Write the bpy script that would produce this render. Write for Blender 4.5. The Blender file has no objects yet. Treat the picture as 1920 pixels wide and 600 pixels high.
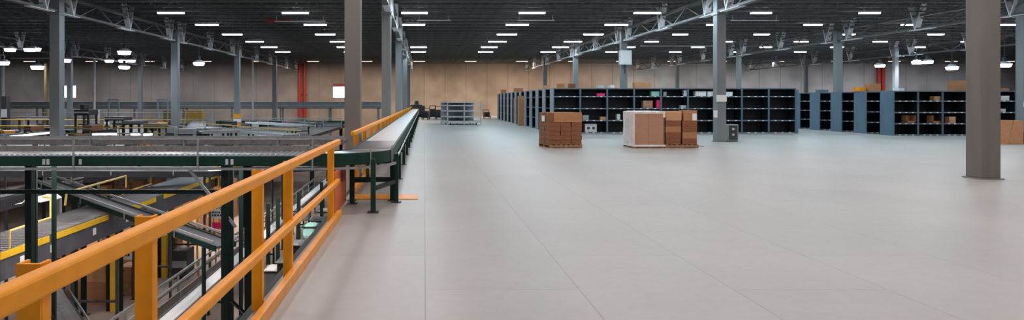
import bpy, math, random
from mathutils import Vector, Matrix
R = random.Random(7)
SC = bpy.context.scene
COL = SC.collection
F, VX, VY, H = 1290.0, 795.0, 190.0, 1.6      # focal length in pixels, vanishing point, eye height

def P(x, y, Y):
    """a point of the place seen at pixel x, y, at depth Y"""
    return Vector(((x - VX) * Y / F, Y, H - (y - VY) * Y / F))

# ------------------------------------------------------------------ materials
def mat(name, col, rough=0.6, metal=0.0, var=0.12, scale=6.0, bump=0.0, spec=0.5, emit=None, estr=0.0, alpha=None, streak=None):
    m = bpy.data.materials.new(name); m.use_nodes = True
    nt = m.node_tree; b = nt.nodes['Principled BSDF']
    b.inputs['Roughness'].default_value = rough
    b.inputs['Metallic'].default_value = metal
    b.inputs['Specular IOR Level'].default_value = spec
    tc = nt.nodes.new('ShaderNodeTexCoord')
    mp = nt.nodes.new('ShaderNodeMapping')
    if streak: mp.inputs['Scale'].default_value = streak
    nz = nt.nodes.new('ShaderNodeTexNoise'); nz.inputs['Scale'].default_value = scale; nz.inputs['Detail'].default_value = 5
    rp = nt.nodes.new('ShaderNodeValToRGB')
    c0 = [max(0, c * (1 - var)) for c in col]; c1 = [min(1, c * (1 + var)) for c in col]
    rp.color_ramp.elements[0].position = 0.3; rp.color_ramp.elements[1].position = 0.7
    rp.color_ramp.elements[0].color = (*c0, 1); rp.color_ramp.elements[1].color = (*c1, 1)
    nt.links.new(tc.outputs['Object'], mp.inputs['Vector'])
    nt.links.new(mp.outputs['Vector'], nz.inputs['Vector'])
    nt.links.new(nz.outputs['Fac'], rp.inputs['Fac'])
    nt.links.new(rp.outputs['Color'], b.inputs['Base Color'])
    if bump:
        bp = nt.nodes.new('ShaderNodeBump'); bp.inputs['Strength'].default_value = bump; bp.inputs['Distance'].default_value = 0.02
        nt.links.new(nz.outputs['Fac'], bp.inputs['Height']); nt.links.new(bp.outputs['Normal'], b.inputs['Normal'])
    if emit:
        b.inputs['Emission Color'].default_value = (*emit, 1); b.inputs['Emission Strength'].default_value = estr
    if alpha is not None: b.inputs['Alpha'].default_value = alpha
    return m

def floor_mat():
    m = bpy.data.materials.new('sealed_deck_panels'); m.use_nodes = True
    nt = m.node_tree; L = nt.links.new; b = nt.nodes['Principled BSDF']
    tc = nt.nodes.new('ShaderNodeTexCoord')
    sx = nt.nodes.new('ShaderNodeSeparateXYZ'); L(tc.outputs['Object'], sx.inputs[0])
    cx = nt.nodes.new('ShaderNodeCombineXYZ'); L(sx.outputs['Y'], cx.inputs['X']); L(sx.outputs['X'], cx.inputs['Y'])
    mp = nt.nodes.new('ShaderNodeMapping'); mp.inputs['Location'].default_value = (0.7, 20 * 1.31 - 0.01, 0); L(cx.outputs[0], mp.inputs['Vector'])
    br = nt.nodes.new('ShaderNodeTexBrick'); L(mp.outputs[0], br.inputs['Vector'])
    br.inputs['Scale'].default_value = 1.0; br.inputs['Brick Width'].default_value = 2.62; br.inputs['Row Height'].default_value = 1.31
    br.inputs['Mortar Size'].default_value = 0.007; br.inputs['Mortar Smooth'].default_value = 0.6; br.inputs['Bias'].default_value = 0
    br.inputs['Color1'].default_value = (.42, .405, .395, 1); br.inputs['Color2'].default_value = (.45, .435, .425, 1); br.inputs['Mortar'].default_value = (.27, .26, .25, 1)
    nz = nt.nodes.new('ShaderNodeTexNoise'); nz.inputs['Scale'].default_value = 0.45; nz.inputs['Detail'].default_value = 8; nz.inputs['Roughness'].default_value = .62
    L(tc.outputs['Object'], nz.inputs['Vector'])
    rp = nt.nodes.new('ShaderNodeValToRGB'); rp.color_ramp.elements[0].position = .3; rp.color_ramp.elements[1].position = .72
    rp.color_ramp.elements[0].color = (.86, .85, .84, 1); rp.color_ramp.elements[1].color = (1.06, 1.05, 1.05, 1); L(nz.outputs['Fac'], rp.inputs['Fac'])
    mx = nt.nodes.new('ShaderNodeMix'); mx.data_type = 'RGBA'; mx.blend_type = 'MULTIPLY'; mx.inputs['Factor'].default_value = 1
    L(br.outputs['Color'], mx.inputs[6]); L(rp.outputs['Color'], mx.inputs[7])
    n2 = nt.nodes.new('ShaderNodeTexNoise'); n2.inputs['Scale'].default_value = 9; n2.inputs['Detail'].default_value = 6; L(tc.outputs['Object'], n2.inputs['Vector'])
    r2 = nt.nodes.new('ShaderNodeValToRGB'); r2.color_ramp.elements[0].position = .25; r2.color_ramp.elements[1].position = .6
    r2.color_ramp.elements[0].color = (.93, .93, .93, 1); r2.color_ramp.elements[1].color = (1, 1, 1, 1); L(n2.outputs['Fac'], r2.inputs['Fac'])
    m2 = nt.nodes.new('ShaderNodeMix'); m2.data_type = 'RGBA'; m2.blend_type = 'MULTIPLY'; m2.inputs['Factor'].default_value = 1
    L(mx.outputs[2], m2.inputs[6]); L(r2.outputs['Color'], m2.inputs[7]); L(m2.outputs[2], b.inputs['Base Color'])
    mr = nt.nodes.new('ShaderNodeMapRange'); mr.inputs[3].default_value = .36; mr.inputs[4].default_value = .5; L(nz.outputs['Fac'], mr.inputs[0]); L(mr.outputs[0], b.inputs['Roughness'])
    b.inputs['Specular IOR Level'].default_value = .55
    return m

def wall_mat():
    """precast wall panels: tan in the middle, greyer to both sides, with joints and stains"""
    m = bpy.data.materials.new('precast_wall_panels'); m.use_nodes = True
    nt = m.node_tree; L = nt.links.new; b = nt.nodes['Principled BSDF']; b.inputs['Roughness'].default_value = .85
    tc = nt.nodes.new('ShaderNodeTexCoord'); sx = nt.nodes.new('ShaderNodeSeparateXYZ'); L(tc.outputs['Object'], sx.inputs[0])
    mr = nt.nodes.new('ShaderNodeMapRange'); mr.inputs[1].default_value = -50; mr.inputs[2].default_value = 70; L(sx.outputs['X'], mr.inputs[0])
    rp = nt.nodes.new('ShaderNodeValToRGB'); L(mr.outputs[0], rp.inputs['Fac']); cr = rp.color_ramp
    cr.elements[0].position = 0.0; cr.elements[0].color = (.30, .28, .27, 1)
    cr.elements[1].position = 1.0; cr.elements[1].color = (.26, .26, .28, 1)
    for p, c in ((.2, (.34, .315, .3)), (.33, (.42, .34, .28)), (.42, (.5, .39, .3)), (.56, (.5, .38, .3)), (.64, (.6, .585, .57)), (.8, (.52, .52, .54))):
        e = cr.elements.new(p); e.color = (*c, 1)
    nz = nt.nodes.new('ShaderNodeTexNoise'); nz.inputs['Scale'].default_value = .35; nz.inputs['Detail'].default_value = 7; L(tc.outputs['Object'], nz.inputs['Vector'])
    r2 = nt.nodes.new('ShaderNodeValToRGB'); r2.color_ramp.elements[0].position = .3; r2.color_ramp.elements[1].position = .68
    r2.color_ramp.elements[0].color = (.66, .64, .62, 1); r2.color_ramp.elements[1].color = (1.15, 1.12, 1.08, 1); L(nz.outputs['Fac'], r2.inputs['Fac'])
    m1 = nt.nodes.new('ShaderNodeMix'); m1.data_type = 'RGBA'; m1.blend_type = 'MULTIPLY'; m1.inputs['Factor'].default_value = 1
    L(rp.outputs['Color'], m1.inputs[6]); L(r2.outputs['Color'], m1.inputs[7])
    mo = nt.nodes.new('ShaderNodeMath'); mo.operation = 'PINGPONG'; mo.inputs[1].default_value = 1.2; L(sx.outputs['X'], mo.inputs[0])
    lt = nt.nodes.new('ShaderNodeMath'); lt.operation = 'LESS_THAN'; lt.inputs[1].default_value = .05; L(mo.outputs[0], lt.inputs[0])
    m2 = nt.nodes.new('ShaderNodeMix'); m2.data_type = 'RGBA'; m2.blend_type = 'MIX'; L(lt.outputs[0], m2.inputs['Factor'])
    L(m1.outputs[2], m2.inputs[6]); m2.inputs[7].default_value = (.22, .19, .17, 1)
    mxx = nt.nodes.new('ShaderNodeMix'); mxx.data_type = 'RGBA'; mxx.inputs['Factor'].default_value = .5
    L(m1.outputs[2], mxx.inputs[6]); L(m2.outputs[2], mxx.inputs[7]); L(mxx.outputs[2], b.inputs['Base Color'])
    return m

M = dict(
    floor=floor_mat(), wall=wall_mat(),
    low_floor=mat('lower_slab', (.42, .32, .27), .7, var=.25, scale=.8),
    deck=mat('roof_deck', (.03, .032, .032), .8, var=.3, scale=2, streak=(1, .2, 1)),
    joist=mat('joist_paint', (.11, .125, .125), .55, var=.3, scale=3),
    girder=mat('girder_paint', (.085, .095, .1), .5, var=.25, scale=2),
    brace=mat('brace_lamplit_tone', (.75, .78, .82), .45, .1, var=.12, scale=6),  # lamp-lit brightness put into the colour of these members
    columnb=mat('column_brown_paint', (.165, .147, .132), .55, var=.1, scale=4, streak=(1, 1, .15)),
    column=mat('column_paint', (.2, .222, .235), .5, var=.1, scale=4, streak=(1, 1, .15)),
    colbase=mat('column_plate', (.2, .2, .2), .5),
    orange=mat('safety_orange', (.95, .34, .004), .45, var=.07, scale=9, bump=.05, spec=.25),
    ochre=mat('toe_board_orange', (.82, .3, .015), .42, var=.14, scale=7, bump=.05),
    orangedeep=mat('orange_panel', (.8, .14, .01), .45, var=.1),
    green=mat('machine_green', (.006, .035, .024), .55, var=.2, scale=5, spec=.25),
    greendark=mat('post_dark_green', (.004, .016, .013), .55, var=.25, scale=5, spec=.25),
    galv=mat('galvanised_rail', (.36, .36, .36), .38, .6, var=.15, scale=12),
    roller=mat('roller_steel', (.55, .56, .57), .3, .75, var=.12, scale=15),
    darkroller=mat('dark_roller_tube', (.12, .12, .13), .35, .5, var=.2, scale=9),
    greybed=mat('bed_steel', (.25, .225, .22), .45, .35, var=.2, scale=10),
    belt=mat('pale_belt', (.8, .81, .84), .3, var=.05, scale=3),
    blackbelt=mat('dark_belt', (.05, .05, .055), .5, var=.2, scale=6),
    darksteel=mat('dark_steel', (.05, .052, .06), .5, .2, var=.25, scale=4),
    sidegrey=mat('side_panel_grey', (.085, .085, .10), .5, .1, var=.2, scale=4),
    black=mat('black_rubber', (.012, .012, .014), .6),
    yellow=mat('safety_yellow', (.8, .48, .02), .42, var=.12, scale=7),
    paleyel=mat('pale_yellow_tube', (.72, .52, .16), .42, var=.1),
    midyel=mat('worn_yellow', (.42, .28, .035), .5, var=.2),
    dullyel=mat('dull_ochre_pipe', (.2, .15, .06), .6, var=.1),
    red=mat('red_pipe', (.5, .035, .02), .4, var=.15),
    pink=mat('pink_plastic', (.9, .02, .16), .45, var=.08),
    white=mat('white_plate', (.82, .83, .85), .5, var=.04),
    paper=mat('paper_tag', (.78, .78, .8), .6, var=.04),
    ink=mat('dark_ink', (.03, .03, .04), .6),
    teal=mat('teal_box', (.3, .62, .56), .5, var=.1),
    carton=mat('corrugated_board', (.42, .19, .085), .8, var=.14, scale=3, streak=(1, 1, 4), bump=.05),
    cartond=mat('dark_board', (.23, .085, .035), .8, var=.22, scale=4, streak=(1, 1, 5), bump=.08),
    cartonl=mat('light_board', (.56, .29, .15), .8, var=.12, scale=3, streak=(1, 1, 4), bump=.05),
    tape=mat('packing_tape', (.5, .3, .16), .25, var=.05),
    wood=mat('pallet_wood', (.3, .16, .08), .8, var=.3, scale=5, streak=(6, 1, 1), bump=.1),
    rackblue=mat('rack_blue_grey', (.085, .16, .23), .5, var=.12, scale=3, streak=(1, 1, .3)),
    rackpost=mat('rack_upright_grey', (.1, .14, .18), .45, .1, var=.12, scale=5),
    rackend=mat('rack_end_grey', (.24, .3, .35), .45, .1, var=.12, scale=5),
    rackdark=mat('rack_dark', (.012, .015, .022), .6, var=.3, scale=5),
    racklip=mat('shelf_lip', (.13, .16, .2), .45, .1, var=.2, scale=8),
    duct=mat('blue_grey_guard', (.26, .34, .38), .5, .1, var=.15, scale=2),
    greycab=mat('cabinet_grey', (.3, .31, .31), .5, var=.12, scale=5),
    lightgrey=mat('light_grey_steel', (.58, .6, .62), .5, .1, var=.1, scale=5),
    lamp=mat('lamp_diffuser', (.9, .9, .9), .5, emit=(1, .93, 1), estr=22),
    lampw=mat('dimmed_diffuser', (.7, .6, .5), .5, emit=(1, .8, .66), estr=1.6),  # face kept dim although its area lamp is far stronger
    bay=mat('bay_lens', (.9, .9, .9), .5, emit=(.86, .86, 1), estr=16),
    tube=mat('task_tube', (.9, .9, .9), .5, emit=(1, .84, .9), estr=5),
    pane=mat('lit_pane', (.9, .9, .9), .5, emit=(.95, .98, 1), estr=5),
    film=mat('stretch_film', (.9, .86, .86), .22, var=.05, scale=3, bump=.8, alpha=.08),
    filmt=mat('gathered_film', (.88, .82, .82), .25, var=.15, scale=5, bump=.8, alpha=.72),
    bale=mat('baled_board', (.36, .2, .13), .85, var=.35, scale=5, bump=.3),
)

# ------------------------------------------------------------------ mesh helpers
class MB:
    def __init__(s): s.v = []; s.f = []; s.m = []
    def _add(s, vs, fs, mi=0):
        n = len(s.v); s.v += [tuple(v) for v in vs]; s.f += [tuple(n + i for i in f) for f in fs]; s.m += [mi] * len(fs); return s
    def box(s, x0, x1, y0, y1, z0, z1, mi=0):
        vs = [(x0, y0, z0), (x1, y0, z0), (x1, y1, z0), (x0, y1, z0), (x0, y0, z1), (x1, y0, z1), (x1, y1, z1), (x0, y1, z1)]
        return s._add(vs, [(0, 3, 2, 1), (4, 5, 6, 7), (0, 1, 5, 4), (1, 2, 6, 5), (2, 3, 7, 6), (3, 0, 4, 7)], mi)
    def bar(s, a, b, w, h, mi=0, up=(0, 0, 1)):
        a, b = Vector(a), Vector(b); d = (b - a).normalized(); up = Vector(up)
        if abs(d.dot(up)) > .98: up = Vector((0, 1, 0))
        x = d.cross(up).normalized() * (w / 2); z = x.cross(d).normalized() * (h / 2)
        vs = [p + q for p in (a, b) for q in (-x - z, x - z, x + z, -x + z)]
        return s._add(vs, [(3, 2, 1, 0), (4, 5, 6, 7), (0, 1, 5, 4), (1, 2, 6, 5), (2, 3, 7, 6), (3, 0, 4, 7)], mi)
    def cyl(s, a, b, r, n=10, mi=0, r2=None):
        a, b = Vector(a), Vector(b); d = (b - a).normalized(); r2 = r if r2 is None else r2
        u = d.cross(Vector((0, 0, 1)) if abs(d.z) < .9 else Vector((1, 0, 0))).normalized(); w = d.cross(u)
        vs = [a + (u * math.cos(t) + w * math.sin(t)) * r for t in [2 * math.pi * i / n for i in range(n)]]
        vs += [b + (u * math.cos(t) + w * math.sin(t)) * r2 for t in [2 * math.pi * i / n for i in range(n)]]
        fs = [(i, (i + 1) % n, n + (i + 1) % n, n + i) for i in range(n)] + [tuple(range(n))[::-1], tuple(range(n, 2 * n))]
        return s._add(vs, fs, mi)
    def pipe(s, pts, r, n=8, mi=0):
        for a, b in zip(pts, pts[1:]): s.cyl(a, b, r, n, mi)
        return s
    def arc(s, cx, cy, r0, r1, z0, z1, a0, a1, n=16, mi=0):
        vs = []
        for i in range(n + 1):
            t = math.radians(a0 + (a1 - a0) * i / n); c, q = math.cos(t), math.sin(t)
            vs += [(cx + r0 * c, cy + r0 * q, z0), (cx + r1 * c, cy + r1 * q, z0), (cx + r1 * c, cy + r1 * q, z1), (cx + r0 * c, cy + r0 * q, z1)]
        fs = [(0, 3, 2, 1), tuple(4 * n + k for k in (0, 1, 2, 3))]
        for i in range(n):
            a, b = 4 * i, 4 * i + 4
            for k in range(4): fs.append((a + k, a + (k + 1) % 4, b + (k + 1) % 4, b + k))
        return s._add(vs, fs, mi)
    def build(s, name, m, parent=None, bevel=0, label=None, smooth=False):
        me = bpy.data.meshes.new(name); me.from_pydata(s.v, [], s.f)
        for x in (m if isinstance(m, (list, tuple)) else [m]): me.materials.append(M[x])
        me.polygons.foreach_set('material_index', s.m)
        if smooth: me.polygons.foreach_set('use_smooth', [True] * len(s.f))
        me.update()
        o = bpy.data.objects.new(name, me); COL.objects.link(o)
        if parent: o.parent = parent
        if bevel:
            md = o.modifiers.new('bevel', 'BEVEL'); md.width = bevel; md.segments = 2; md.limit_method = 'ANGLE'
        if label: o['label'] = label
        return o

def tag(o, label, cat, group=None, kind=None):
    o['label'] = label; o['category'] = cat
    if group: o['group'] = group
    if kind: o['kind'] = kind
    return o
def thing(name, label, cat, loc=(0, 0, 0), rz=0, group=None):
    o = bpy.data.objects.new(name, None); o.empty_display_size = .2; COL.objects.link(o)
    o.location = loc; o.rotation_euler = (0, 0, rz)
    return tag(o, label, cat, group)
KIDS = {}
def copy_tree(o, parent=None):
    c = o.copy(); COL.objects.link(c)
    if parent: c.parent = parent
    for ch in list(o.children): copy_tree(ch, c)
    return c
def dup(o, loc, label=None, rz=None, group=None):
    c = copy_tree(o); c.location = loc
    if rz is not None: c.rotation_euler = (0, 0, rz)
    if label: c['label'] = label
    if group: c['group'] = group
    return c
def struct(name, mb, m):
    o = mb.build(name, m); o['kind'] = 'structure'; return o
ORD = ['first', 'second', 'third', 'fourth', 'fifth', 'sixth', 'seventh', 'eighth', 'ninth', 'tenth', 'eleventh', 'twelfth', 'thirteenth', 'fourteenth']

LOW = -4.5      # lower level
YW = 78.8       # back wall
DECK = 6.45
XE = -1.30      # edge of the upper floor

# ------------------------------------------------------------------ the shell
struct('floor', MB().box(XE, 75, -4, YW, -.35, 0), 'floor')
struct('floor_lower', MB().box(-52, 20, -4, YW, LOW - .2, LOW), 'low_floor')
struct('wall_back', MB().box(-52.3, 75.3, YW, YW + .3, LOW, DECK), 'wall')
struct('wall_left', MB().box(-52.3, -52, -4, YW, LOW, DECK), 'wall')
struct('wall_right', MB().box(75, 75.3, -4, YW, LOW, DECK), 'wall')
ce = MB().box(-52, 75, -4, YW, DECK, DECK + .1)
struct('ceiling', ce, 'deck')
struct('trim_1', MB().box(XE - .06, XE, -4, YW, -.4, .0), 'greendark')        # fascia channel along the floor edge
wi = 0
for x0, x1, y0, y1 in ((625, 646, 163, 183), (119.5, 143, 161, 183)):
    wi += 1
    a, b = P(x0, y1, YW), P(x1, y0, YW)
    o = struct('window_%d' % wi, MB().box(a.x, b.x, YW - .03, YW - .01, a.z, b.z), 'pane')
    fr = MB()
    for (q0, q1, z0, z1) in ((a.x - .07, a.x, a.z, b.z), (b.x, b.x + .07, a.z, b.z), (a.x - .07, b.x + .07, a.z - .07, a.z), (a.x - .07, b.x + .07, b.z, b.z + .07)):
        fr.box(q0, q1, YW - .07, YW - .005, z0, z1)
    if wi == 2: fr.box((a.x + b.x) / 2 - .1, (a.x + b.x) / 2 + .02, YW - .07, YW - .035, a.z, b.z)
    fr.build('window_frame', 'column', o)
es = MB().box(-10.3, -9.1, YW - .12, YW - .02, 3.45, 3.6).build('exit_sign', 'red')
tag(es, 'thin dim red strip sign on the back wall above the bright small window', 'sign')

# ------------------------------------------------------------------ roof steel
JY = [1.6 * k + 21.4 for k in range(0, 36)]
BAYS = [-52, -40, -27.3, -14.45, -1.38, 11.6, 24.1, 36.8, 49.4, 62.2, 75]
j = MB()
j.bar((0, 0, .56), (1, 0, .56), .1, .05).bar((0, 0, 0), (1, 0, 0), .09, .05)
def joist_mesh(L):
    j = MB(); j.bar((0, 0, .56), (L, 0, .56), .10, .055); j.bar((.35, 0, .03), (L - .35, 0, .03), .09, .055)
    n = 20; s = L / n
    for i in range(n):
        a, b = (.56, .03) if i % 2 == 0 else (.03, .56)
        j.bar((i * s, 0, a), ((i + 1) * s, 0, b), .03, .03)
    return j
jo = {}
njo = 0
for bi in range(len(BAYS) - 1):
    x0, x1 = BAYS[bi], BAYS[bi + 1]
    for y in JY:
        if x1 < -.64 * y - 1 or x0 > .9 * y + 1: continue
        if njo >= 296: continue
        Lr = round(x1 - x0, 2)
        if Lr not in jo:
            o = joist_mesh(Lr).build('roof_joist', 'joist'); jo[Lr] = o
            tag(o, 'dark open-web steel roof joist under the black roof deck', 'joist', 'open-web joists under the roof deck')
        else:
            o = jo[Lr].copy(); COL.objects.link(o)
        o.location = (x0, y, 5.83); njo += 1

S = 12.9
def ZC(k): return 14.28 + S * (k - 1)
def make_girder():
    g = thing('roof_girder', '', 'girder', (0, 0, 5.1), 0)
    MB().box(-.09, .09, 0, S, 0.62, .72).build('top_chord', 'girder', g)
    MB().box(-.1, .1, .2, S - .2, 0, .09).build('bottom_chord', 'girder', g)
    n = 8; s = S / n
    for i in range(n):
        a, b = (.66, .04) if i % 2 == 0 else (.04, .66)
        MB().bar((0, i * s, a), (0, (i + 1) * s, b), .05, .05).build('web_member', 'joist', g)
    for y in (1.0, S / 2, S - 1.0):       # lamp-lit webs and chord, brightness painted in, near column heads and at mid-span
        MB().box(-.13, .13, y - 1.1, y + .5, -.03, .0).build('painted_lit_chord', 'brace', g)
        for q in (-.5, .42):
            MB().bar((0, y, .0), (.0, y + q, 1.2), .06, .24, up=(1, 0, 0)).build('painted_lit_web', 'brace', g)
    return g
g0 = None
rows = {-27.3: 'far left row', -14.45: 'row over the pit', -1.38: 'floor edge row', 11.6: 'row over the pallets', 24.1: 'row over the second shelving block', 36.8: 'far right row'}
for X, rn in rows.items():
    for k in range(1, 6):
        if not (-.64 * (ZC(k) + S) - 1 < X < .9 * (ZC(k) + S) + 1): continue
        lb = 'roof truss with braces coloured lamp-lit, %s in the %s' % (ORD[k - 1], rn)
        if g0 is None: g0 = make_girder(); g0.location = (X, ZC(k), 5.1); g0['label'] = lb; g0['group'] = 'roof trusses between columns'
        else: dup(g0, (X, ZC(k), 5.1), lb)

# columns: (x pixel, index, base level, width)
def column(name, px, k, base, w, label, X=None):
    Z = ZC(k); X = (px - VX) * Z / F if X is None else X
    c = thing('steel_column', label, 'column', (X, Z, base))
    hgt = 5.75 - base
    s = MB(); 
    s.box(-w / 2, w / 2, -w / 2, w / 2, .02, hgt)
    s.build('shaft', 'columnb' if k == 1 else 'column', c, bevel=.02)
    MB().box(-w / 2 - .04, w / 2 + .04, -w / 2 - .04, w / 2 + .04, 0, .025).build('base_plate', 'colbase', c)
    MB().box(-w / 2 - .03, w / 2 + .03, -w / 2 - .12, w / 2 + .12, hgt - .75, hgt - .68).build('bracket', 'colbase', c)
    return c
cols = [
 (662, 1.0, LOW, .33, 'big brown-grey square column beside the conveyor, nearest of its row'),
 (731, 2, LOW, .36, 'grey column behind the big near column along the long conveyor'),
 (751, 3, LOW, .36, 'third grey column along the long conveyor, partly hidden by the second'),
 (763, 4, LOW, .36, 'fourth grey column along the long conveyor'),
 (770, 5, LOW, .34, 'farthest grey column along the long conveyor'),
 (1843, 1, 0, .41, 'big brown-grey square column standing alone on the open floor, nearest of all'),
 (1349, 2, 0, .37, 'grey column in front of the long shelving row with a white plate on it'),
 (1169, 3, 0, .36, 'grey column with a white box high on it, behind the pallets'),
 (1079, 4, 0, .36, 'slim grey column rising behind the front shelving row, between two others'),
 (1022, 5, 0, .36, 'slim grey column behind the receding ends of the shelving rows'),
 (1921, 2.05, 0, .4, 'grey column cut by the frame edge, beside the leaning cartons'),
 (1571, 3, 0, .36, 'pale blue-grey column rising behind the shelving block with blue end panels'),
 (1385, 4, 0, .3, 'thin dark column just beyond the plated column, behind the long row'),
 (1270, 5, 0, .28, 'thin grey column far behind the long row near the pale wall'),
 (1679, 4, 0, .3, 'dark brown column behind the blue-panelled block near the red pipes'),
 (1511, 5, 0, .3, 'thin dark column by the far wall above the gap between shelving blocks'),
 (107, 2, LOW, .4, 'large blue-grey column over the lower conveyor level, nearest of its row'),
 (329, 3, LOW, .4, 'second blue-grey column over the lower conveyor level'),
 (445, 4, LOW, .4, 'blue-grey column with an orange and white wrap'),
 (515, 5, LOW, .4, 'farthest blue-grey column over the lower conveyor level'),
 (131, 4, LOW, .34, 'dark grey column in front of the left bright window'),
 (263, 5, LOW, .34, 'thin dark grey column by the far left wall, alone between larger ones'),
]
colobj = {}
for px, k, base, w, lb in cols: colobj[px] = column('c', px, k, base, w, lb, X=-1.48 if (px < 800 and px > 700) else (-1.47 if px == 662 else None))
# orange wrap on column
w = thing('column_wrap', 'orange and white protective wrap around a blue-grey column', 'guard', colobj[445].location.xy.to_3d())
MB().box(-.24, .24, -.24, .24, .25, .62).build('orange_band', 'orange', w); MB().box(-.24, .24, -.24, .24, .02, .25).build('white_band', 'white', w)
MB().box(-.24, .24, -.24, .24, -.3, .02).build('orange_band', 'orange', w)
# thin posts at the back left
for px, Z, r, lb in ((177, 66, .11, 'thin pale pipe post catching light near the far left wall'), (474, 62, .08, 'thin pale post beside the fourth column row'), (86, 74, .16, 'yellowish vertical pipe on the far left wall'), (4, 60, .2, 'pale post at the far left end of the wall')):
    X = (px - VX) * Z / F
    o = MB().cyl((0, 0, 0), (0, 0, 10.2), r, 10).build('service_pipe', 'dullyel' if px == 86 else 'lightgrey'); o.location = (X, Z, LOW); tag(o, lb, 'pipe')
for px, dz, lb in ((562, 0, 'wider red riser pipe on the back wall, left one of the pair'), (571.5, 0, 'red riser pipe on the back wall, right one of the pair'), (1648, 0, 'dark red riser pipe above the blue-panelled shelving, left one'), (1656, 0, 'dark red riser pipe above the blue-panelled shelving, right one')):
    Z = YW - .35; X = (px - VX) * Z / F; z0 = P(0, 219, Z).z if px < 1000 else 0
    t = thing('riser_pipe', lb, 'pipe', (X, Z, z0))
    MB().cyl((0, 0, 0), (0, 0, DECK - z0 - .02), .19, 12).build('pipe', 'red', t, smooth=False)
    MB().cyl((0, 0, .0), (0, 0, .1), .26, 12).build('flange', 'red', t); MB().box(-.25, .25, .15, .35, 2.5, 2.6).build('clamp', 'darksteel', t)

# conduits and sprinkler main
for (x0, x1, y, Z, m, r, lb) in ((782, 845, 38, 34, 'lightgrey', .03, 'pale conduit under the joists left of the middle lamps'), (970, 1040, 38, 34, 'lightgrey', .03, 'pale conduit under the joists near the middle lamp row'),
        (1200, 1350, 86, 51, 'lightgrey', .04, 'pale conduit above the far part of the shelving'), (1370, 1460, 38, 34, 'lightgrey', .03, 'pale conduit beside the plated column head'),
        (500, 545, 39, 35, 'red', .06, 'red sprinkler pipe end under the joists'), (515, 610, 40, 34.4, 'lightgrey', .03, 'pale conduit beside the red sprinkler pipe'), (20, 100, 109, 58, 'lightgrey', .05, 'pale conduit over the far left lamps')):
    a, b = P(x0, y, Z), P(x1, y, Z)
    o = MB().cyl((0, 0, 0), (b.x - a.x, 0, 0), r, 8); o.cyl((.1, 0, 0), (.1, 0, 5.85 - a.z), .012, 6); o.cyl((b.x - a.x - .1, 0, 0), (b.x - a.x - .1, 0, 5.85 - a.z), .012, 6)
    o = o.build('ceiling_conduit', m); o.location = a; tag(o, lb, 'conduit')

# ------------------------------------------------------------------ lamps
def make_lamp():
    t = thing('strip_light', 'white fluorescent strip light hanging across the hall below the joists', 'ceiling light', (0, 0, 5.7), 0, 'fluorescent strip lights below the joists')
    MB().box(-.62, .62, -.11, .11, .02, .09).build('housing', 'lightgrey', t)
    MB().box(-.6, .6, -.09, .09, -.03, .02).build('diffuser', 'lamp', t)
    for s in (-.5, .5): MB().cyl((s, 0, .09), (s, 0, .2), .008, 6).build('hanger', 'galv', t)
    ld = bpy.data.lights.new('strip_lamp', 'AREA'); ld.shape = 'RECTANGLE'; ld.size = 1.2; ld.size_y = .2; ld.energy = LAMP_W; ld.color = (1, .93, .885)
    lo = bpy.data.objects.new('strip_lamp', ld); COL.objects.link(lo); lo.parent = t; lo.location = (0, 0, -.05)
    return t
LAMP_W = 74
lamp0 = None
LX = [-11.65, -5.95, -.45, 5.0, 10.3, 15.6, 20.8, 26.0, 31.4, 37.5]
LY = [2, 7, 12, 17, 22, 27, 31.95, 36.9, 42.2, 47.4, 52.2, 57.2, 72.4]
for ix, X in enumerate(LX):
    for iy, Y in enumerate(LY):
        if X > .9 * Y + 14: continue
        jx = R.uniform(-.12, .12)
        if ix == 2 and iy in (8, 9): continue
        if ix == 9 and iy in (6, 7, 11): continue
        if lamp0 is None: lamp0 = make_lamp(); lamp0.location = (X + jx, Y, 5.7)
        else: dup(lamp0, (X + jx, Y, 5.7 if Y < 60 else 5.8))
wdif = [c for c in lamp0.children if c.name.startswith('diffuser')][0].data.copy(); wdif.materials[0] = M['lampw']
for o in list(COL.objects):
    if o.parent is None and o.name.startswith('strip_light') and o.location.x > 14: o.scale = (.76, 1, 1)
# cooler tubes over the shelving aisles, warmer and stronger ones in the partly added row washing the back wall
cool = lamp0.children[-1].data if lamp0.children[-1].type == 'LIGHT' else [c for c in lamp0.children if c.type == 'LIGHT'][0].data
warmd = cool.copy(); warmd.energy = 360; warmd.color = (1, .86, .74)
greyd = cool.copy(); greyd.energy = 270; greyd.color = (.93, .95, 1)
for X in (-47.5, -41.5, -35, -29, -23, -17.5, 43.5, 49.5, 55.5, 61.5): dup(lamp0, (X, 72.4, 5.8))  # lamps added at both ends to brighten the back wall
coold = cool.copy(); coold.energy = LAMP_W * 1.25; coold.color = (.66, .91, 1)
for o in list(COL.objects):
    if o.type == 'LIGHT' and o.parent:
        y = o.parent.location.y
        if y > 60:
            for c_ in o.parent.children:
                if c_.name.startswith('diffuser'): c_.data = wdif
            o.parent['label'] = 'tube light in the partly added row washing the back wall'; o.parent['group'] = 'partly added tube lights washing the back wall'
        if y > 60: o.data = warmd if -14 < o.parent.location.x < 24 else greyd
        elif y > 26: o.data = coold
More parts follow.
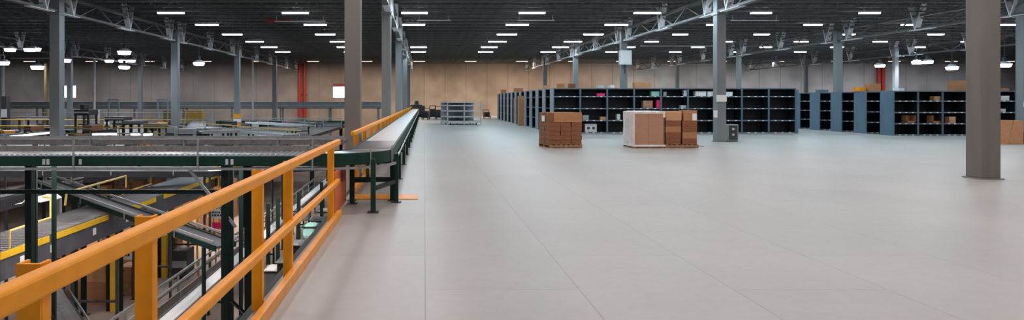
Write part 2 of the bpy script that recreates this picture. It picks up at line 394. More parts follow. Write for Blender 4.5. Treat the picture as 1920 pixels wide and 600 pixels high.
def make_bay():
    t = thing('pendant_high_bay_light', '', 'ceiling light', (0, 0, 0), 0, 'round high bay lamps')
    MB().cyl((0, 0, .05), (0, 0, .2), .36, 16, r2=.2).build('reflector', 'lightgrey', t)
    MB().cyl((0, 0, -.12), (0, 0, .05), .3, 16, r2=.36).build('lens', 'bay', t)
    MB().cyl((0, 0, .2), (0, 0, .45), .1, 10).build('ballast', 'darksteel', t)
    ld = bpy.data.lights.new('bay_lamp', 'AREA'); ld.shape = 'DISK'; ld.size = .6; ld.energy = 170; ld.color = (.88, .9, 1)
    lo = bpy.data.objects.new('bay_lamp', ld); COL.objects.link(lo); lo.parent = t; lo.location = (0, 0, -.14)
    return t
bay0 = None
for px, py, Z, lb in ((19, 93, 45, 'smaller bluish high bay lamp, upper one at the far left'), (56, 93, 44, 'bluish high bay lamp beside another, upper pair at the far left'), (66, 92, 45, 'bluish high bay lamp touching its neighbour, upper pair at the far left'), (6, 118, 42, 'high bay lamp cut by the frame edge'), (70, 126, 40, 'large low high bay lamp before the large blue-grey column'), (122, 113, 44, 'high bay lamp just beside the large blue-grey column'),
        (205, 114, 58, 'small high bay lamp left of the cluster'), (233, 98, 38, 'largest high bay lamp on top of the cluster'), (231, 114, 56, 'small high bay lamp in the middle of the cluster'), (246, 114, 62, 'smallest high bay lamp right of the cluster'), (233, 126, 46, 'high bay lamp at the bottom of the cluster'), (373, 119, 44, 'lone high bay lamp between the second and third blue-grey columns'),
        (1650, 123, 52, 'blue-white high bay lamp over the red pipes'), (1719, 117, 52, 'blue-white high bay lamp, left of a close pair'), (1739, 116, 48, 'blue-white high bay lamp, right of a close pair'), (1785, 127, 44, 'blue-white high bay lamp above the carton on the shelving'), (1883, 122, 40, 'blue-white high bay lamp right of the big lone column')):
    p = P(px, py, Z)
    if bay0 is None: bay0 = make_bay(); bay0.location = p; bay0['label'] = lb; g = bay0; bay_src = list(g.children)
    else:
        g = dup(bay0, p, lb)
        for c_ in list(g.children):
            if c_.name.startswith('stem'): bpy.data.objects.remove(c_)
    MB().cyl((0, 0, .45), (0, 0, DECK - p.z), .014, 6).build('stem', 'darksteel', g)

# ------------------------------------------------------------------ railing
def pallet(x, y, rz, label, w=1.2, d=1.05):
    t = thing('wooden_pallet', label, 'pallet', (x, y, 0), rz, 'pallets on the open floor')
    for s in (0.04, d / 2, d - .04): MB().box(0, w, s - .04, s + .04, .022, .1).build('stringer', 'wood', t)
    for i in range(7):
        a = i * (w - .1) / 6; MB().box(a, a + .1, 0, d, .1, .122).build('deck_board', 'wood', t)
    for a in (0, w / 2 - .05, w - .1): MB().box(a, a + .1, 0, d, 0, .022).build('base_board', 'wood', t)
    return t

RX = -1.185
def rail_section(y0, y1, label, posts, x=RX, toe=True, top=1.077, mid=.5):
    t = thing('guard_railing', label, 'railing', (x, y0, 0))
    L = y1 - y0
    MB().box(-.035, .035, 0, L, top - .075, top).build('top_rail', 'orange', t, bevel=.012)
    MB().box(-.03, .03, 0, L, mid - .03, mid + .035).build('mid_rail', 'orange', t, bevel=.012)
    if toe: MB().box(-.012, .05, 0, L, 0, .1).build('toe_board', 'ochre', t, bevel=.006)
    for yy, out in posts:
        p = MB(); ox = -.085 if out else -.04
        zt = top + (.0 if out else -.02)
        # channel-shaped post
        p.box(ox - .045, ox + .035, yy - y0 - .006, yy - y0 + .006, -.3, zt); p.box(ox - .045, ox - .033, yy - y0, yy - y0 + .06, -.3, zt); p.box(ox + .023, ox + .035, yy - y0, yy - y0 + .06, -.3, zt)
        p.build('post', 'orange', t, bevel=.002)
        if yy < 6.5: MB().cyl((ox + .03, yy - y0 + .03, mid), (ox + .045, yy - y0 + .03, mid), .011, 8).build('bolt', 'galv', t)
    return t
rail_section(.9, 9.5, 'orange steel guard railing along the floor edge, nearest the camera', [(2.22, True), (3.13, True), (5.25, True), (6.2, False), (9.05, False)])
RX2 = -1.235
ps = [(12.9 + 1.9 * i, False) for i in range(14)]
rail_section(11.9, 40, 'orange guard railing beyond the crossing conveyor, beside the white belt', ps, x=RX2, toe=True)
rail_section(40.05, 70, 'far end of the orange guard railing along the white belt', [(41 + 2.6 * i, False) for i in range(11)], x=RX2)
# orange panels at the crossing
o = MB().box(0, .02, 0, 1.4, .02, .62).build('orange_guard_panel', 'orangedeep', bevel=.004); o.location = (-1.25, 9.5, 0); tag(o, 'upright deep orange plate under the crossing conveyor at the floor edge', 'panel')
o = MB().box(0, 1.1, 0, .55, 0, .012).build('orange_floor_plate', 'ochre', bevel=.003); o.location = (-1.2, 11.2, 0); tag(o, 'flat orange plate lying on the floor under the conveyor bend', 'plate')

# ------------------------------------------------------------------ conveyors
def straight(name, label, p0, p1, w, surf='belt', side='green', legs=(), legz=LOW, sideh=.14, guard=None, legm='green', rail=None, group=None, sw=.04, rollers=0, rmat='roller'):
    """conveyor whose bed top runs from p0 to p1 (centre line)"""
    p0, p1 = Vector(p0), Vector(p1); d = p1 - p0; L = d.length
    rz = math.atan2(d.y, d.x)
    t = thing(name, label, 'conveyor', p0, rz, group)
    dz = d.z; Lh = math.hypot(d.x, d.y)
    A = lambda u, v, z: Vector((u * Lh, v, u * dz + z))
    MB().bar(A(0, 0, -.03), A(1, 0, -.03), w, .05).build('belt' if not rollers else 'bed', surf, t)
    for s in (-1, 1):
        MB().bar(A(0, s * (w / 2 + sw / 2), -sideh / 2 + .02), A(1, s * (w / 2 + sw / 2), -sideh / 2 + .02), sw, sideh).build('side_frame', side, t)
    if rollers:
        ro = None
        for i in range(rollers):
            u = (i + .5) / rollers
            if ro is None:
                ro = MB().cyl((0, -w / 2, 0), (0, w / 2, 0), .026, 8).build('roller', rmat, t)
            c = ro if i == 0 else ro.copy()
            if i: COL.objects.link(c)
            c.location = A(u, 0, .005)
    for u in legs:
        z0 = legz - p0.z - u * dz
        for s in (-1, 1):
            q = A(u, s * (w / 2 + sw / 2), -sideh + .02)
            MB().box(q.x - .035, q.x + .035, q.y - .03, q.y + .03, z0 + u * dz, q.z).build('leg', legm, t)
            MB().box(q.x - .08, q.x + .08, q.y - .06, q.y + .06, z0 + u * dz, z0 + u * dz + .012).build('foot', 'darksteel', t)
        a, b = A(u, -w / 2, 0), A(u, w / 2, 0)
        zz = z0 + u * dz + .35 * (q.z - z0 - u * dz)
        MB().box(a.x - .02, a.x + .02, a.y, b.y, zz, zz + .06).build('cross_brace', legm, t)
    if guard:
        for s, gh, gm in guard:
            y = s * (w / 2 + sw + .03)
            MB().bar(A(0, y, gh), A(1, y, gh), .03, .05).build('guide_rail', gm, t)
            for i in range(max(2, int(Lh / 1.6))):
                u = (i + .3) / max(2, int(Lh / 1.6)); q = A(u, y, -.1)
                MB().box(q.x - .012, q.x + .012, q.y - .008, q.y + .008, q.z, q.z + gh + .1).build('bracket', gm, t)
    return t

# long white-belt conveyor with a bend, and the crossing roller conveyor
BT = .83
CX, CY = -1.55, 10.95          # bend centre
ri, ro_ = .42, 1.02
t = thing('belt_conveyor', 'long white belt conveyor with green side frames running to the back wall', 'conveyor', (0, CY, 0))
xc = CX + (ri + ro_) / 2
xm0, xm1 = CX + ri, CX + ro_
L = 58.5
MB().box(xm0, xm1, 2.35, L, BT - .03, BT).build('belt', 'belt', t)
MB().box(xm0, xm1, 0, 2.35, BT - .06, BT - .035).build('bed', 'greybed', t)
rs = MB().cyl((xm0, 0, BT - .012), (xm1, 0, BT - .012), .024, 8).build('roller', 'darkroller', t)
for i in range(38):
    c = rs if i == 0 else rs.copy()
    if i: COL.objects.link(c)
    c.location.y = .04 + i * .0605
for s, x in ((-1, xm0 - .04), (1, xm1)):
    MB().box(x, x + .04, 0, L, BT - .15, BT + .02).build('side_frame', 'green', t)
    MB().box(x - (.0 if s < 0 else -.045), x + (.035 if s < 0 else .07), 0, L, BT - .22, BT - .19).build('conduit_rail', 'galv', t)
for i in range(22):
    y = .12 if i == 0 else 3.2 * i if i > 0 else 0
    if y > L: break
    for x in ((xm0 - .03) if i != 9 else xm0 - .03, xm1 + .02):
        MB().box(x - .035, x + .035, y - .03, y + .03, .01, BT - .15).build('leg', 'green', t)
        MB().box(x - .07, x + .07, y - .06, y + .06, 0, .012).build('foot', 'darksteel', t)
    MB().box(xm0, xm1, y - .02, y + .02, .32, .38).build('cross_brace', 'greendark', t)
for i in range(9):
    MB().box(xm1 - .2, xm1 + .06, 5 + i * 6, 5.3 + i * 6, BT - .36, BT - .17).build('drive_motor', 'darksteel', t)
# bend
t = thing('conveyor_bend', 'curved roller conveyor section joining the crossing conveyor to the white belt', 'conveyor', (CX, CY, 0))
MB().arc(0, 0, ri, ro_, BT - .06, BT - .03, -90, 0).build('bed', 'greybed', t)
for i in range(17):
    a = math.radians(-90 + 90 * (i + .5) / 17)
    MB().cyl((math.cos(a) * ri, math.sin(a) * ri, BT - .012), (math.cos(a) * ro_, math.sin(a) * ro_, BT - .012), .02, 8, r2=.028).build('roller', 'roller', t)
MB().arc(0, 0, ro_, ro_ + .04, BT - .16, BT + .015, -90, 0, 20).build('side_frame', 'green', t)
MB().arc(0, 0, ri - .04, ri, BT - .16, BT + .015, -90, 0, 20).build('side_frame', 'green', t)
MB().arc(0, 0, ro_ + .06, ro_ + .1, BT - .215, BT - .18, -90, 0, 20).build('conduit_rail', 'galv', t)
for a in (-80, -45, -12):
    c, s_ = math.cos(math.radians(a)) * (ro_ + .055), math.sin(math.radians(a)) * (ro_ + .055)
    MB().box(c - .01, c + .01, s_ - .01, s_ + .01, BT - .22, BT + .08).build('bracket', 'galv', t)
for (X, Y) in ((-.73, 9.9), (-.44, 10.9), (-1.12, 10.75)):
    MB().box(X - CX - .035, X - CX + .035, Y - CY - .035, Y - CY + .035, .01, BT - .06).build('leg', 'green', t)
    MB().box(X - CX - .08, X - CX + .08, Y - CY - .08, Y - CY + .08, 0, .012).build('foot', 'darksteel', t)
MB().bar((-.73 - CX, 9.9 - CY, .34), (-.44 - CX, 10.9 - CY, .34), .04, .06).build('cross_brace', 'greendark', t)
MB().bar((-1.12 - CX, 10.75 - CY, .36), (-.44 - CX, 10.9 - CY, .36), .04, .06).build('cross_brace', 'greendark', t)
MB().box(.1, .35, -.75, -.45, BT - .42, BT - .18).build('drive_motor', 'cartond', t)
# crossing roller conveyor
t = thing('roller_conveyor', 'near roller conveyor on green frames crossing above the lower level', 'conveyor', (-9.4, CY - (ri + ro_) / 2, 0))
cl = CX + 9.4
hw = (ro_ - ri) / 2
MB().box(0, cl, -hw, hw, BT - .06, BT - .035).build('bed', 'greybed', t)
MB().box(0, cl, -hw - .04, -hw, BT - .16, BT - .02).build('side_frame', 'green', t)
MB().box(0, cl, hw, hw + .04, BT - .16, BT + .09).build('side_frame', 'greybed', t, label='brown-grey raised back guide of the conveyor')
ro = None
for i in range(96):
    if ro is None: ro = MB().cyl((0, -hw - .03, BT - .012), (0, hw, BT - .012), .026, 8).build('roller', 'roller', t); c = ro
    else: c = ro.copy(); COL.objects.link(c)
    c.location.x = (i + .5) * cl / 96
MB().box(0, cl, -hw - .1, -hw - .06, BT - .215, BT - .18).build('conduit_rail', 'galv', t)
for px in (138, 371, 586, 683):
    X = (px - VX) * 9.83 / F + 9.4
    if X < cl: MB().box(X - .012, X + .012, -hw - .115, -hw - .095, BT - .22, BT + .22).build('bracket', 'galv', t)
for px in (76, 84, 145, 422, 432, 596, 602):
    X = (px - VX) * 9.8 / F + 9.4
    if X < cl: MB().box(X - .02, X + .02, -hw - .05, -hw - .04, BT - .14, BT - .06).build('clip', 'lightgrey', t)
for X in (-2.78, -6.12, -8.9):
    for dx, yy in ((-.09, -hw + .02), (.1, hw - .02)):
        MB().box(X + dx + 9.4 - .05, X + dx + 9.4 + .05, yy - .05, yy + .05, LOW, BT - .16).build('leg', 'greendark', t)
        MB().box(X + dx + 9.4 - .11, X + dx + 9.4 + .11, yy - .11, yy + .11, LOW, LOW + .02).build('foot', 'darksteel', t)
    for zz in (-1.2, -2.6): MB().bar((X - .09 + 9.4, -hw, zz), (X + .1 + 9.4, hw, zz - .5), .04, .04).build('lattice', 'greendark', t)
MB().box(-8.9 + 9.4, -2.8 + 9.4, .02, .08, .22, .28).build('cross_beam', 'greendark', t)
MB().bar((-3.4 + 9.4, -hw + .02, .62), (-2.72 + 9.4, -hw + .02, -.22), .03, .04).build('diagonal_brace', 'galv', t, label='pale grey slanting brace')
# second crossing conveyor
t2 = straight('roller_conveyor', 'second grey conveyor behind the near one, crossing the lower level parallel to it', (-12, 13.2, .87), (-1.5, 13.2, .87), .62, 'greybed', 'greybed', legs=(.12, .45, .8), legm='greendark', sideh=.1, guard=[(-1, .06, 'galv')])

# conveyors standing in the pit on the lower level
straight('belt_conveyor', 'bright white belt conveyor low in the pit running away beside the railing', (-6.0, 12.2, -3.55), (-5.65, 42, -3.0), .44, 'belt', 'darksteel', legs=(.08, .25, .45, .65, .85), guard=[(1, .45, 'galv'), (-1, .12, 'galv')], sw=.05)
t = thing('side_guard', 'grey steel side guard with slots along the left of the white pit belt', 'guard', (-6.5, 13.2, -3.5), math.radians(-.9) * -1 + math.radians(-1.8))
MB().bar((0, 0, -.1), (0, 20, .05), .03, .34).build('panel', 'greybed', t)
MB().bar((-.25, 0, .38), (-.25, 26, .55), .04, .06).build('guide_rail', 'galv', t); MB().bar((-.25, 0, .1), (-.25, 26, .27), .04, .05).build('guide_rail', 'galv', t)
for i in range(16): MB().box(-.26, -.22, .6 + i * 1.6, .66 + i * 1.6, -1.0, .4 + .0065 * i).build('post', 'galv', t)
straight('belt_conveyor', 'dark steel conveyor slanting across the pit behind the railing', (-14.4, 32, -2.75), (-6.75, 22.5, -2.95), .5, 'blackbelt', 'greendark', legs=(.15, .5, .72), guard=[(-1, .1, 'galv'), (1, .1, 'galv')], legm='greendark')
straight('roller_conveyor', 'dark roller conveyor low in the pit near the camera', (-9.2, 16.7, -2.9), (-7.15, 13.9, -3.05), .6, 'blackbelt', 'darksteel', legs=(.2, .8), guard=[(-1, .12, 'galv'), (1, .12, 'galv')], legm='darksteel', rollers=36, rmat='darkroller')
straight('belt_conveyor', 'dark conveyor sloping down over the yellow-edged one toward the green double post', (-10.6, 19.1, -.6), (-4.3, 14.9, -1.5), .5, 'blackbelt', 'greendark', legs=(.08, .95), guard=[(-1, .1, 'galv'), (1, .1, 'galv')], legm='greendark', sideh=.12)
# grey conveyor with yellow stripe
t = straight('belt_conveyor', 'tall grey-sided conveyor with a yellow top edge in the pit', (-8.4, 12, -1.2), (-8.4, 25.2, -1.2), 1.1, 'darksteel', 'sidegrey', legs=(.02, .42, .7, .95), sideh=.55, legm='darksteel', rollers=80, rmat='darkroller')
for a, b in ((.2, 2.3), (2.6, 5.0), (6.2, 8.0), (8.6, 13.0)): MB().box(a, b, -.615, -.6, -.12, .01).build('edge_stripe', 'yellow', t)
for px, py in ((41, 478), (98, 453), (177, 422), (238, 398)):
    Y = 1290 * 7.8 / (795 - px); MB().box(Y - 12 - .07, Y - 12 + .07, -.61, -.598, -.36, -.2).build('label_plate', 'paper', t)
# parallel conveyor further left
straight('belt_conveyor', 'dark conveyor running away beyond the yellow-edged one in the pit', (-11.4, 12, -1.0), (-11.4, 22, -.95), .9, 'darksteel', 'sidegrey', legs=(.2, .6, .95), sideh=.3, legm='darksteel', guard=[(-1, .13, 'lightgrey')])
straight('belt_conveyor', 'grey conveyor climbing across the pit under the crossing conveyor', (-13.5, 19.4, -.35), (-7.2, 23.2, -.75), .7, 'greybed', 'darksteel', legs=(.04, .985), sideh=.18, legm='darksteel', guard=[(-1, .15, 'lightgrey'), (1, .15, 'galv')])
straight('belt_conveyor', 'wide grey conveyor at the far side of the pit beneath the second conveyor', (-12.5, 23, -.95), (-4.5, 30, -1.2), .8, 'greybed', 'darksteel', legs=(.2, .8), sideh=.2, legm='darksteel', guard=[(-1, .15, 'yellow')])
def handrail(label, pts, posts, m='yellow', r=.028, base=LOW):
    t = thing('pipe_handrail', label, 'handrail', (0, 0, 0))
    MB().pipe([Vector(p) for p in pts], r).build('rail', m, t)
    for p in posts: MB().cyl((p[0], p[1], base if len(p) < 4 else p[3]), (p[0], p[1], p[2]), r * .9, 8).build('post', m, t)
    return t
a, b = P(18, 433, 13.0), P(95, 408, 14.4)
handrail('bent yellow pipe handrail nearest in the pit, above the yellow-edged conveyor', [a, b, P(95, 370, 14.4), P(80, 369, 14.6)], [(a.x, a.y, a.z, -1.2)], 'paleyel', .022)
a, b = P(125, 361, 17.3), P(236, 330, 20.7)
handrail('pale yellow straight handrail beyond the pit conveyors', [P(122, 385, 17.3), a, b], [(b.x, b.y, b.z, -1.0)], 'paleyel', .03)
a, b = P(230, 362, 20.5), P(283, 345, 22.7)
handrail('yellow handrail with a rising end under the crossing conveyor', [a, b, P(283, 322, 22.7)], [(a.x, a.y, a.z, -1.3)], 'yellow', .03)
a, b = P(370, 345, 24), P(410, 330, 27)
handrail('short yellow handrail deep in the pit', [a, b], [(a.x, a.y, a.z), (b.x, b.y, b.z)], 'yellow', .04)

# yellow guard posts with dark frames
for px, yb, yt, w, lb in ((215, 583, 425, .2, 'tall yellow guard post between dark uprights, nearest in the pit'), (309, 520, 440, .18, 'yellow guard post beside a black opening, middle one in the pit'), (377, 442, 392, .22, 'yellow guard post farthest of the three, by the pink sign'), (262, 560, 430, .05, 'slim yellow upright hidden partly by the railing post')):
    Z = 6.1 * F / (yb - VY); X = (px - VX) * Z / F; zt = H - (yt - VY) * Z / F
    t = thing('guard_post', lb, 'post', (X, Z, LOW))
    MB().box(-w / 2, w / 2, -w / 2, w / 2, 0, zt - LOW).build('upright', 'yellow', t, bevel=.01)
    for s in (-1, 1):
        MB().box(s * (w / 2 + .09) - .04, s * (w / 2 + .09) + .04, -.05, .05, 0, 2.9).build('frame_upright', 'greendark', t)
    for z in (.4, 1.1, 1.8): MB().box(-w / 2 - .1, w / 2 + .1, .05 + w / 2, .09 + w / 2, z, z + .05).build('cross_tie', 'greendark', t)
for px, Z, lb in ((140, 19, 'thin dark upright left of the nearest yellow guard post'), (157, 19.6, 'thin dark upright just left of the nearest yellow guard post'), (503, 13.6, 'dark green upright under the floor edge, left one'), (521, 14.4, 'slim dark green upright under the floor edge'), (560, 15.2, 'dark green upright near the end of the railing'), (603, 17.2, 'far dark green upright near the end of the railing'), (622, 20, 'farthest dark green upright by the orange plate')):
    X = (px - VX) * Z / F; zt = -.9 if px < 300 else -.42
    t = thing('support_upright', lb, 'post', (X, Z, LOW)); w = .07 if px < 300 else .04
    MB().box(-w, w, -w / 2, w / 2, 0.02, zt - LOW).build('shaft', 'greendark', t); MB().box(-.14, .14, -.12, .12, 0, .02).build('base_plate', 'darksteel', t)

# ------------------------------------------------------------------ cartons
def carton(x, y, z, w, d, h, label, m='carton', rz=0, group=None, tape=True, tag_side=None, name='cardboard_carton', cat='box'):
    """x, y: centre; z: underside"""
    t = thing(name, label, cat, (x, y, z), rz, group)
    b = MB(); b.box(-w / 2, w / 2, -d / 2, d / 2, 0, h - .004)
    b.box(-w / 2, w / 2, -d / 2, -.003, h - .004, h); b.box(-w / 2, w / 2, .003, d / 2, h - .004, h)
    b.build('body', m, t, bevel=.008)
    if tape:
        q = MB(); q.box(-w / 2 - .002, w / 2 + .002, -.025, .025, h - .001, h + .001)
        q.box(-w / 2 - .003, -w / 2, -.025, .025, h * .75, h); q.box(w / 2, w / 2 + .003, -.025, .025, h * .75, h); q.build('tape', 'tape', t)
    if tag_side:
        q = MB(); k = tag_side; q.box(k[0], k[0] + k[2], -d / 2 - .004, -d / 2 - .001, k[1], k[1] + k[3]); q.build('label_sheet', 'paper', t)
    return t

# pallet one: (turned slightly)
PZ = .124
rz1 = math.radians(10)
def loc(px, py, rz, u, v):  return px + u * math.cos(rz) - v * math.sin(rz), py + u * math.sin(rz) + v * math.cos(rz)
p1 = (4.28, 23.45)
pallet(*p1, rz1, 'pallet under the lone dark carton stack, left of the wrapped one', 1.18, 1.1)
z = PZ
FRT = ['left', 'middle', 'right']
for tier in range(5):
    hh = .152
    for iu in range(3):
        for iv in range(2):
            w_, d_ = 1.16 / 3 - .006, .54
            jx, jy = R.uniform(-.012, .012), R.uniform(-.012, .012)
            x, y = loc(*p1, rz1, .01 + (iu + .5) * 1.16 / 3 + jx, .01 + (iv + .5) * .545 + jy)
            carton(x, y, z, w_ - abs(jx), d_, hh - .002, 'flat dark brown carton, %s tier, %s, %s row of the lone stack' % (ORD[tier], FRT[iu], ('front', 'back')[iv]), 'cartond' if R.random() < 2 else 'carton', rz1 + R.uniform(-.02, .02), 'flat cartons of the lone pallet stack', tape=iv == 0)
    z += hh
for iu, (a, b, m_) in enumerate(((0, .15, 'cartond'), (.15, 1.17, 'carton'))):
    for iv in range(2):
        x, y = loc(*p1, rz1, .01 + (a + b) / 2, .01 + (iv + .5) * .545)
        carton(x, y, z, b - a - .01, .53, .33, '%s carton on top of the lone stack, %s' % (('narrow dark', 'wide light brown')[iu], ('front', 'back')[iv]), m_, rz1, 'top cartons of the lone pallet stack', tag_side=(.3, .1, .1, .14) if False else None)
o = MB().box(0, .005, 0, .3, 0, .2).build('shipping_sheet', 'paper'); x, y = loc(*p1, rz1, -.012, .45); o.location = (x, y, z + .02); o.rotation_euler = (0, 0, rz1); tag(o, 'white paper sheet stuck on the side of the lone carton stack', 'label')
# pallet two: big wrapped cartons
p2 = (7.12, 23.45)
pallet(*p2, 0, 'pallet under the film-wrapped carton load', 1.08, 1.1)
z = PZ
for tier in range(2):
    for iu in range(2):
        for iv in range(2):
            carton(p2[0] + .02 + (iu + .5) * .52, p2[1] + .02 + (iv + .5) * .53, z, .51, .52, .55, 'large brown carton in the film-wrapped load, %s tier, %s %s' % (('lower', 'upper')[tier], ('front', 'back')[iv], ('left', 'right')[iu]), 'carton', 0, 'cartons of the film-wrapped load', tape=True)
    z += .553
# film: crumpled shell
fm = MB(); nx = 14; rings = []
def ring(zz, off):
    pts = []; w_, d_ = 1.08, 1.1
    for i in range(nx): pts.append((w_ * i / nx, 0))
    for i in range(nx): pts.append((w_, d_ * i / nx))
    for i in range(nx): pts.append((w_ - w_ * i / nx, d_))
    for i in range(nx): pts.append((0, d_ - d_ * i / nx))
    cx, cy = w_ / 2, d_ / 2
    return [(cx + (a - cx) * (1 + off) + R.uniform(-.003, .012) * (1 if a > cx else -1), cy + (b - cy) * (1 + off) + R.uniform(-.003, .012) * (1 if b > cy else -1), zz) for a, b in pts]
zs = [.06, .12, .3, .5, .7, .9, 1.05, 1.18, 1.245]
for i, zz in enumerate(zs): rings.append(ring(zz, .06 if i == 0 else .02))
rings.append([(.54 + (p[0] - .54) * .8, .55 + (p[1] - .55) * .8, 1.262 + R.uniform(0, .012)) for p in rings[-1]])
n = 4 * nx; vs = [p for r_ in rings for p in r_]; fs = []
for k in range(len(rings) - 1):
    for i in range(n): fs.append((k * n + i, k * n + (i + 1) % n, (k + 1) * n + (i + 1) % n, (k + 1) * n + i))
fs.append(tuple(range((len(rings) - 1) * n, len(rings) * n)))
fm._add(vs, fs)
for q_, f_ in enumerate(fs):
    cxm = sum(vs[i][0] for i in f_) / len(f_); czm = sum(vs[i][2] for i in f_) / len(f_)
    if cxm < .03 or czm > 1.2 or czm < .1 or (cxm > .86 and czm > 1.0 and R.random() < .6): fm.m[q_] = 1
o = fm.build('stretch_wrap', ['film', 'filmt']); o.location = (p2[0], p2[1], 0); tag(o, 'crumpled clear stretch film around the large carton load', 'plastic film')
# pallet three
p3 = (8.24, 23.5)
pallet(*p3, 0, 'pallet under the dark carton stack joined to the wrapped load', 1.14, 1.05)
z = PZ
hs = [.21, .21, .2, .2]
for tier, hh in enumerate(hs):
    for iu in range(2):
        for iv in range(2):
            w_ = .5
            carton(p3[0] + .04 + iu * .56 + .25, p3[1] + .02 + (iv + .5) * .51, z, w_ + R.uniform(-.02, .02), .5, hh - .003, 'dark brown carton in the stack beside the wrapped load, %s tier, %s %s' % (ORD[tier], ('front', 'back')[iv], ('left', 'right')[iu]), ('cartond', 'cartond', 'carton')[(tier + iu) % 3], R.uniform(-.015, .015), 'dark cartons beside the wrapped load', tape=iv == 0)
    z += hh
carton(p3[0] + .3, p3[1] + .27, z, .52, .5, .32, 'light carton on the stack top, next to the film-wrapped load', 'cartonl', .02)
carton(p3[0] + .87, p3[1] + .27, z, .46, .5, .35, 'tall light brown carton with a white sheet on the outer end of the stack', 'carton', -.02, tag_side=(.07, .0, .15, .24))
carton(p3[0] + .3, p3[1] + .8, z, .52, .48, .3, 'rear carton on the stack top behind the light one', 'cartond', .0)
carton(p3[0] + .87, p3[1] + .8, z, .48, .48, .3, 'rear carton on the outer end of the stack top', 'cartond', .0)
o = MB().box(0, .35, 0, .25, 0, .02).build('loose_board', 'cartonl'); o.location = (9.55, 24.3, 0); tag(o, 'small pale board lying on the floor beside the dark stack', 'board')

# ------------------------------------------------------------------ shelving
def make_shelf(w, d, h, levels, label, back=True):
    t = thing('shelving_unit', label, 'shelving', (0, 0, 0))
    for x in (0, w - .04):
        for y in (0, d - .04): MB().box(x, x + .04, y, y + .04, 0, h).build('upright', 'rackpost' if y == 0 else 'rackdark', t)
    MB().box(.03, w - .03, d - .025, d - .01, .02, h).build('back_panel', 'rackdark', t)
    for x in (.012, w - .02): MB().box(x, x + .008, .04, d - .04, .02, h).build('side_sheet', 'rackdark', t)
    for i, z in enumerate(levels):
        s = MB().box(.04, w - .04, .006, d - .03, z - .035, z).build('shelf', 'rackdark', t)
        MB().box(.04, w - .04, 0, .006, z - .05, z + .004).build('shelf_lip', 'racklip', s)
        if i < len(levels) - 1:
            q = MB()
            for k in (.25, .5, .78): q.box(w * k - .05, w * k + .05, -.004, 0, z - .04, z - .002)
            q.build('label_strip', 'paper', s)
    return t
def end_panel(t, x, d, h, m='rackblue'):
    MB().box(x - .015, x, -.005, d, 0, h).build('end_panel', m, t)
YA, XA, WA, HA, DA = 34.4, 6.47, 1.347, 2.27, .9
lev = [.06, .66, 1.26, 1.86, HA - .01]
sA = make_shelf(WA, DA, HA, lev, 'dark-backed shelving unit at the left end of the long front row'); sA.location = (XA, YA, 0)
sA2 = None
names = []
for i in range(1, 9):
    lb = 'dark-backed shelving unit, %s from the left end of the long front row' % ORD[i] if i < 8 else 'dark-backed shelving unit at the right end of the long front row'
    dup(sA, (XA + i * WA, YA, 0), lb, group='units of the long front shelving row')
sA['group'] = 'units of the long front shelving row'
rowend = make_shelf(WA, DA, HA, lev, 'shelving unit at the end of the second row behind the long front row')
end_panel(rowend, 0, DA, HA, 'rackend'); rowend.location = (XA, YA + 2.3, 0); rowend['group'] = 'end units of the rows behind the long front row'
end_panel(sA, 0, DA, HA, 'rackend')
for i in range(2, 12):
    dup(rowend, (XA, YA + 2.3 * i, 0), 'shelving unit at the end of the %s row behind the long front row' % ORD[i], group='end units of the rows behind the long front row')
# grey end of the long row on its right
o = MB().box(0, .12, 0, .93, 0, 2.18).build('end_board', 'rackblue'); o.location = (XA + 9 * WA + .01, YA - .0, 0); tag(o, 'blue-grey end board closing the right end of the long shelving row', 'panel')
# block B
YB, XB, WB, HB, DB = 32.0, 21.85, 1.14, 2.1, .95
levB = [.06, .58, 1.1, 1.63, HB - .01]
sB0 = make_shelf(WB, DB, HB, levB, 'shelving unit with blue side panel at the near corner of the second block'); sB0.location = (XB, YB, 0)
end_panel(sB0, 0, DB, HB)
sB = make_shelf(WB, DB, HB, levB, 'second shelving unit from the blue side panel in the near row of the second block'); sB.location = (XB + WB, YB, 0)
sB['group'] = sB0['group'] = 'near row units of the second shelving block'
for i in range(2, 7):
    dup(sB, (XB + i * WB, YB, 0), '%s shelving unit from the blue side panel in the near row of the second block' % ORD[i])
for i in range(1, 5):
    dup(sB0, (XB, YB + 2.0 * i, 0), 'blue-panelled shelving unit ending the %s row of the second block' % ORD[i], group='end units of the second shelving block')
# small things on the shelves
def bit(px, py, Z, w, h, d, m, name, lb, cat, rest=None, dy=.12):
    X = (px - VX) * (Z + dy) / F; z = rest if rest is not None else H - (py + h / 2 - VY) * (Z + dy) / F
    w_, h_ = w * Z / F, h * Z / F
    t = thing(name, lb, cat, (X, Z + dy, z))
    if m == 'open':
        b = MB(); b.box(-w_ / 2, w_ / 2, 0, d, 0, .01); b.box(-w_ / 2, -w_ / 2 + .02, 0, d, 0, h_); b.box(w_ / 2 - .02, w_ / 2, 0, d, 0, h_); b.box(-w_ / 2, w_ / 2, d - .01, d, 0, h_); b.box(-w_ / 2, w_ / 2, 0, .01, 0, h_ * .28)
        b.build('body', 'carton', t)
    else:
        MB().box(-w_ / 2, w_ / 2, 0, d, 0, h_).build('body', m, t, bevel=.01)
        MB().box(-w_ / 2 - .004, w_ / 2 + .004, -.004, d + .004, h_ * .78, h_ + .004).build('lid', m, t, bevel=.004)
    return t
L1, L2, L3, L4 = lev[0], lev[1], lev[2], lev[3]
bit(1127, 179, YA, 15, 5, .3, 'pink', 'pink_tray', 'flat pink tray on the top shelf of the long row', 'tray', L4)
bit(1229, 177, YA, 15, 9, .3, 'teal', 'storage_box', 'teal and white box on the top shelf above the wrapped load', 'box', L4)
bit(1247, 177, YA, 6, 8, .3, 'greycab', 'storage_box', 'small grey box beside the teal one on the top shelf', 'box', L4)
bit(1286, 177, YA, 7, 11, .2, 'white', 'storage_box', 'narrow white box standing on the top shelf', 'box', L4)
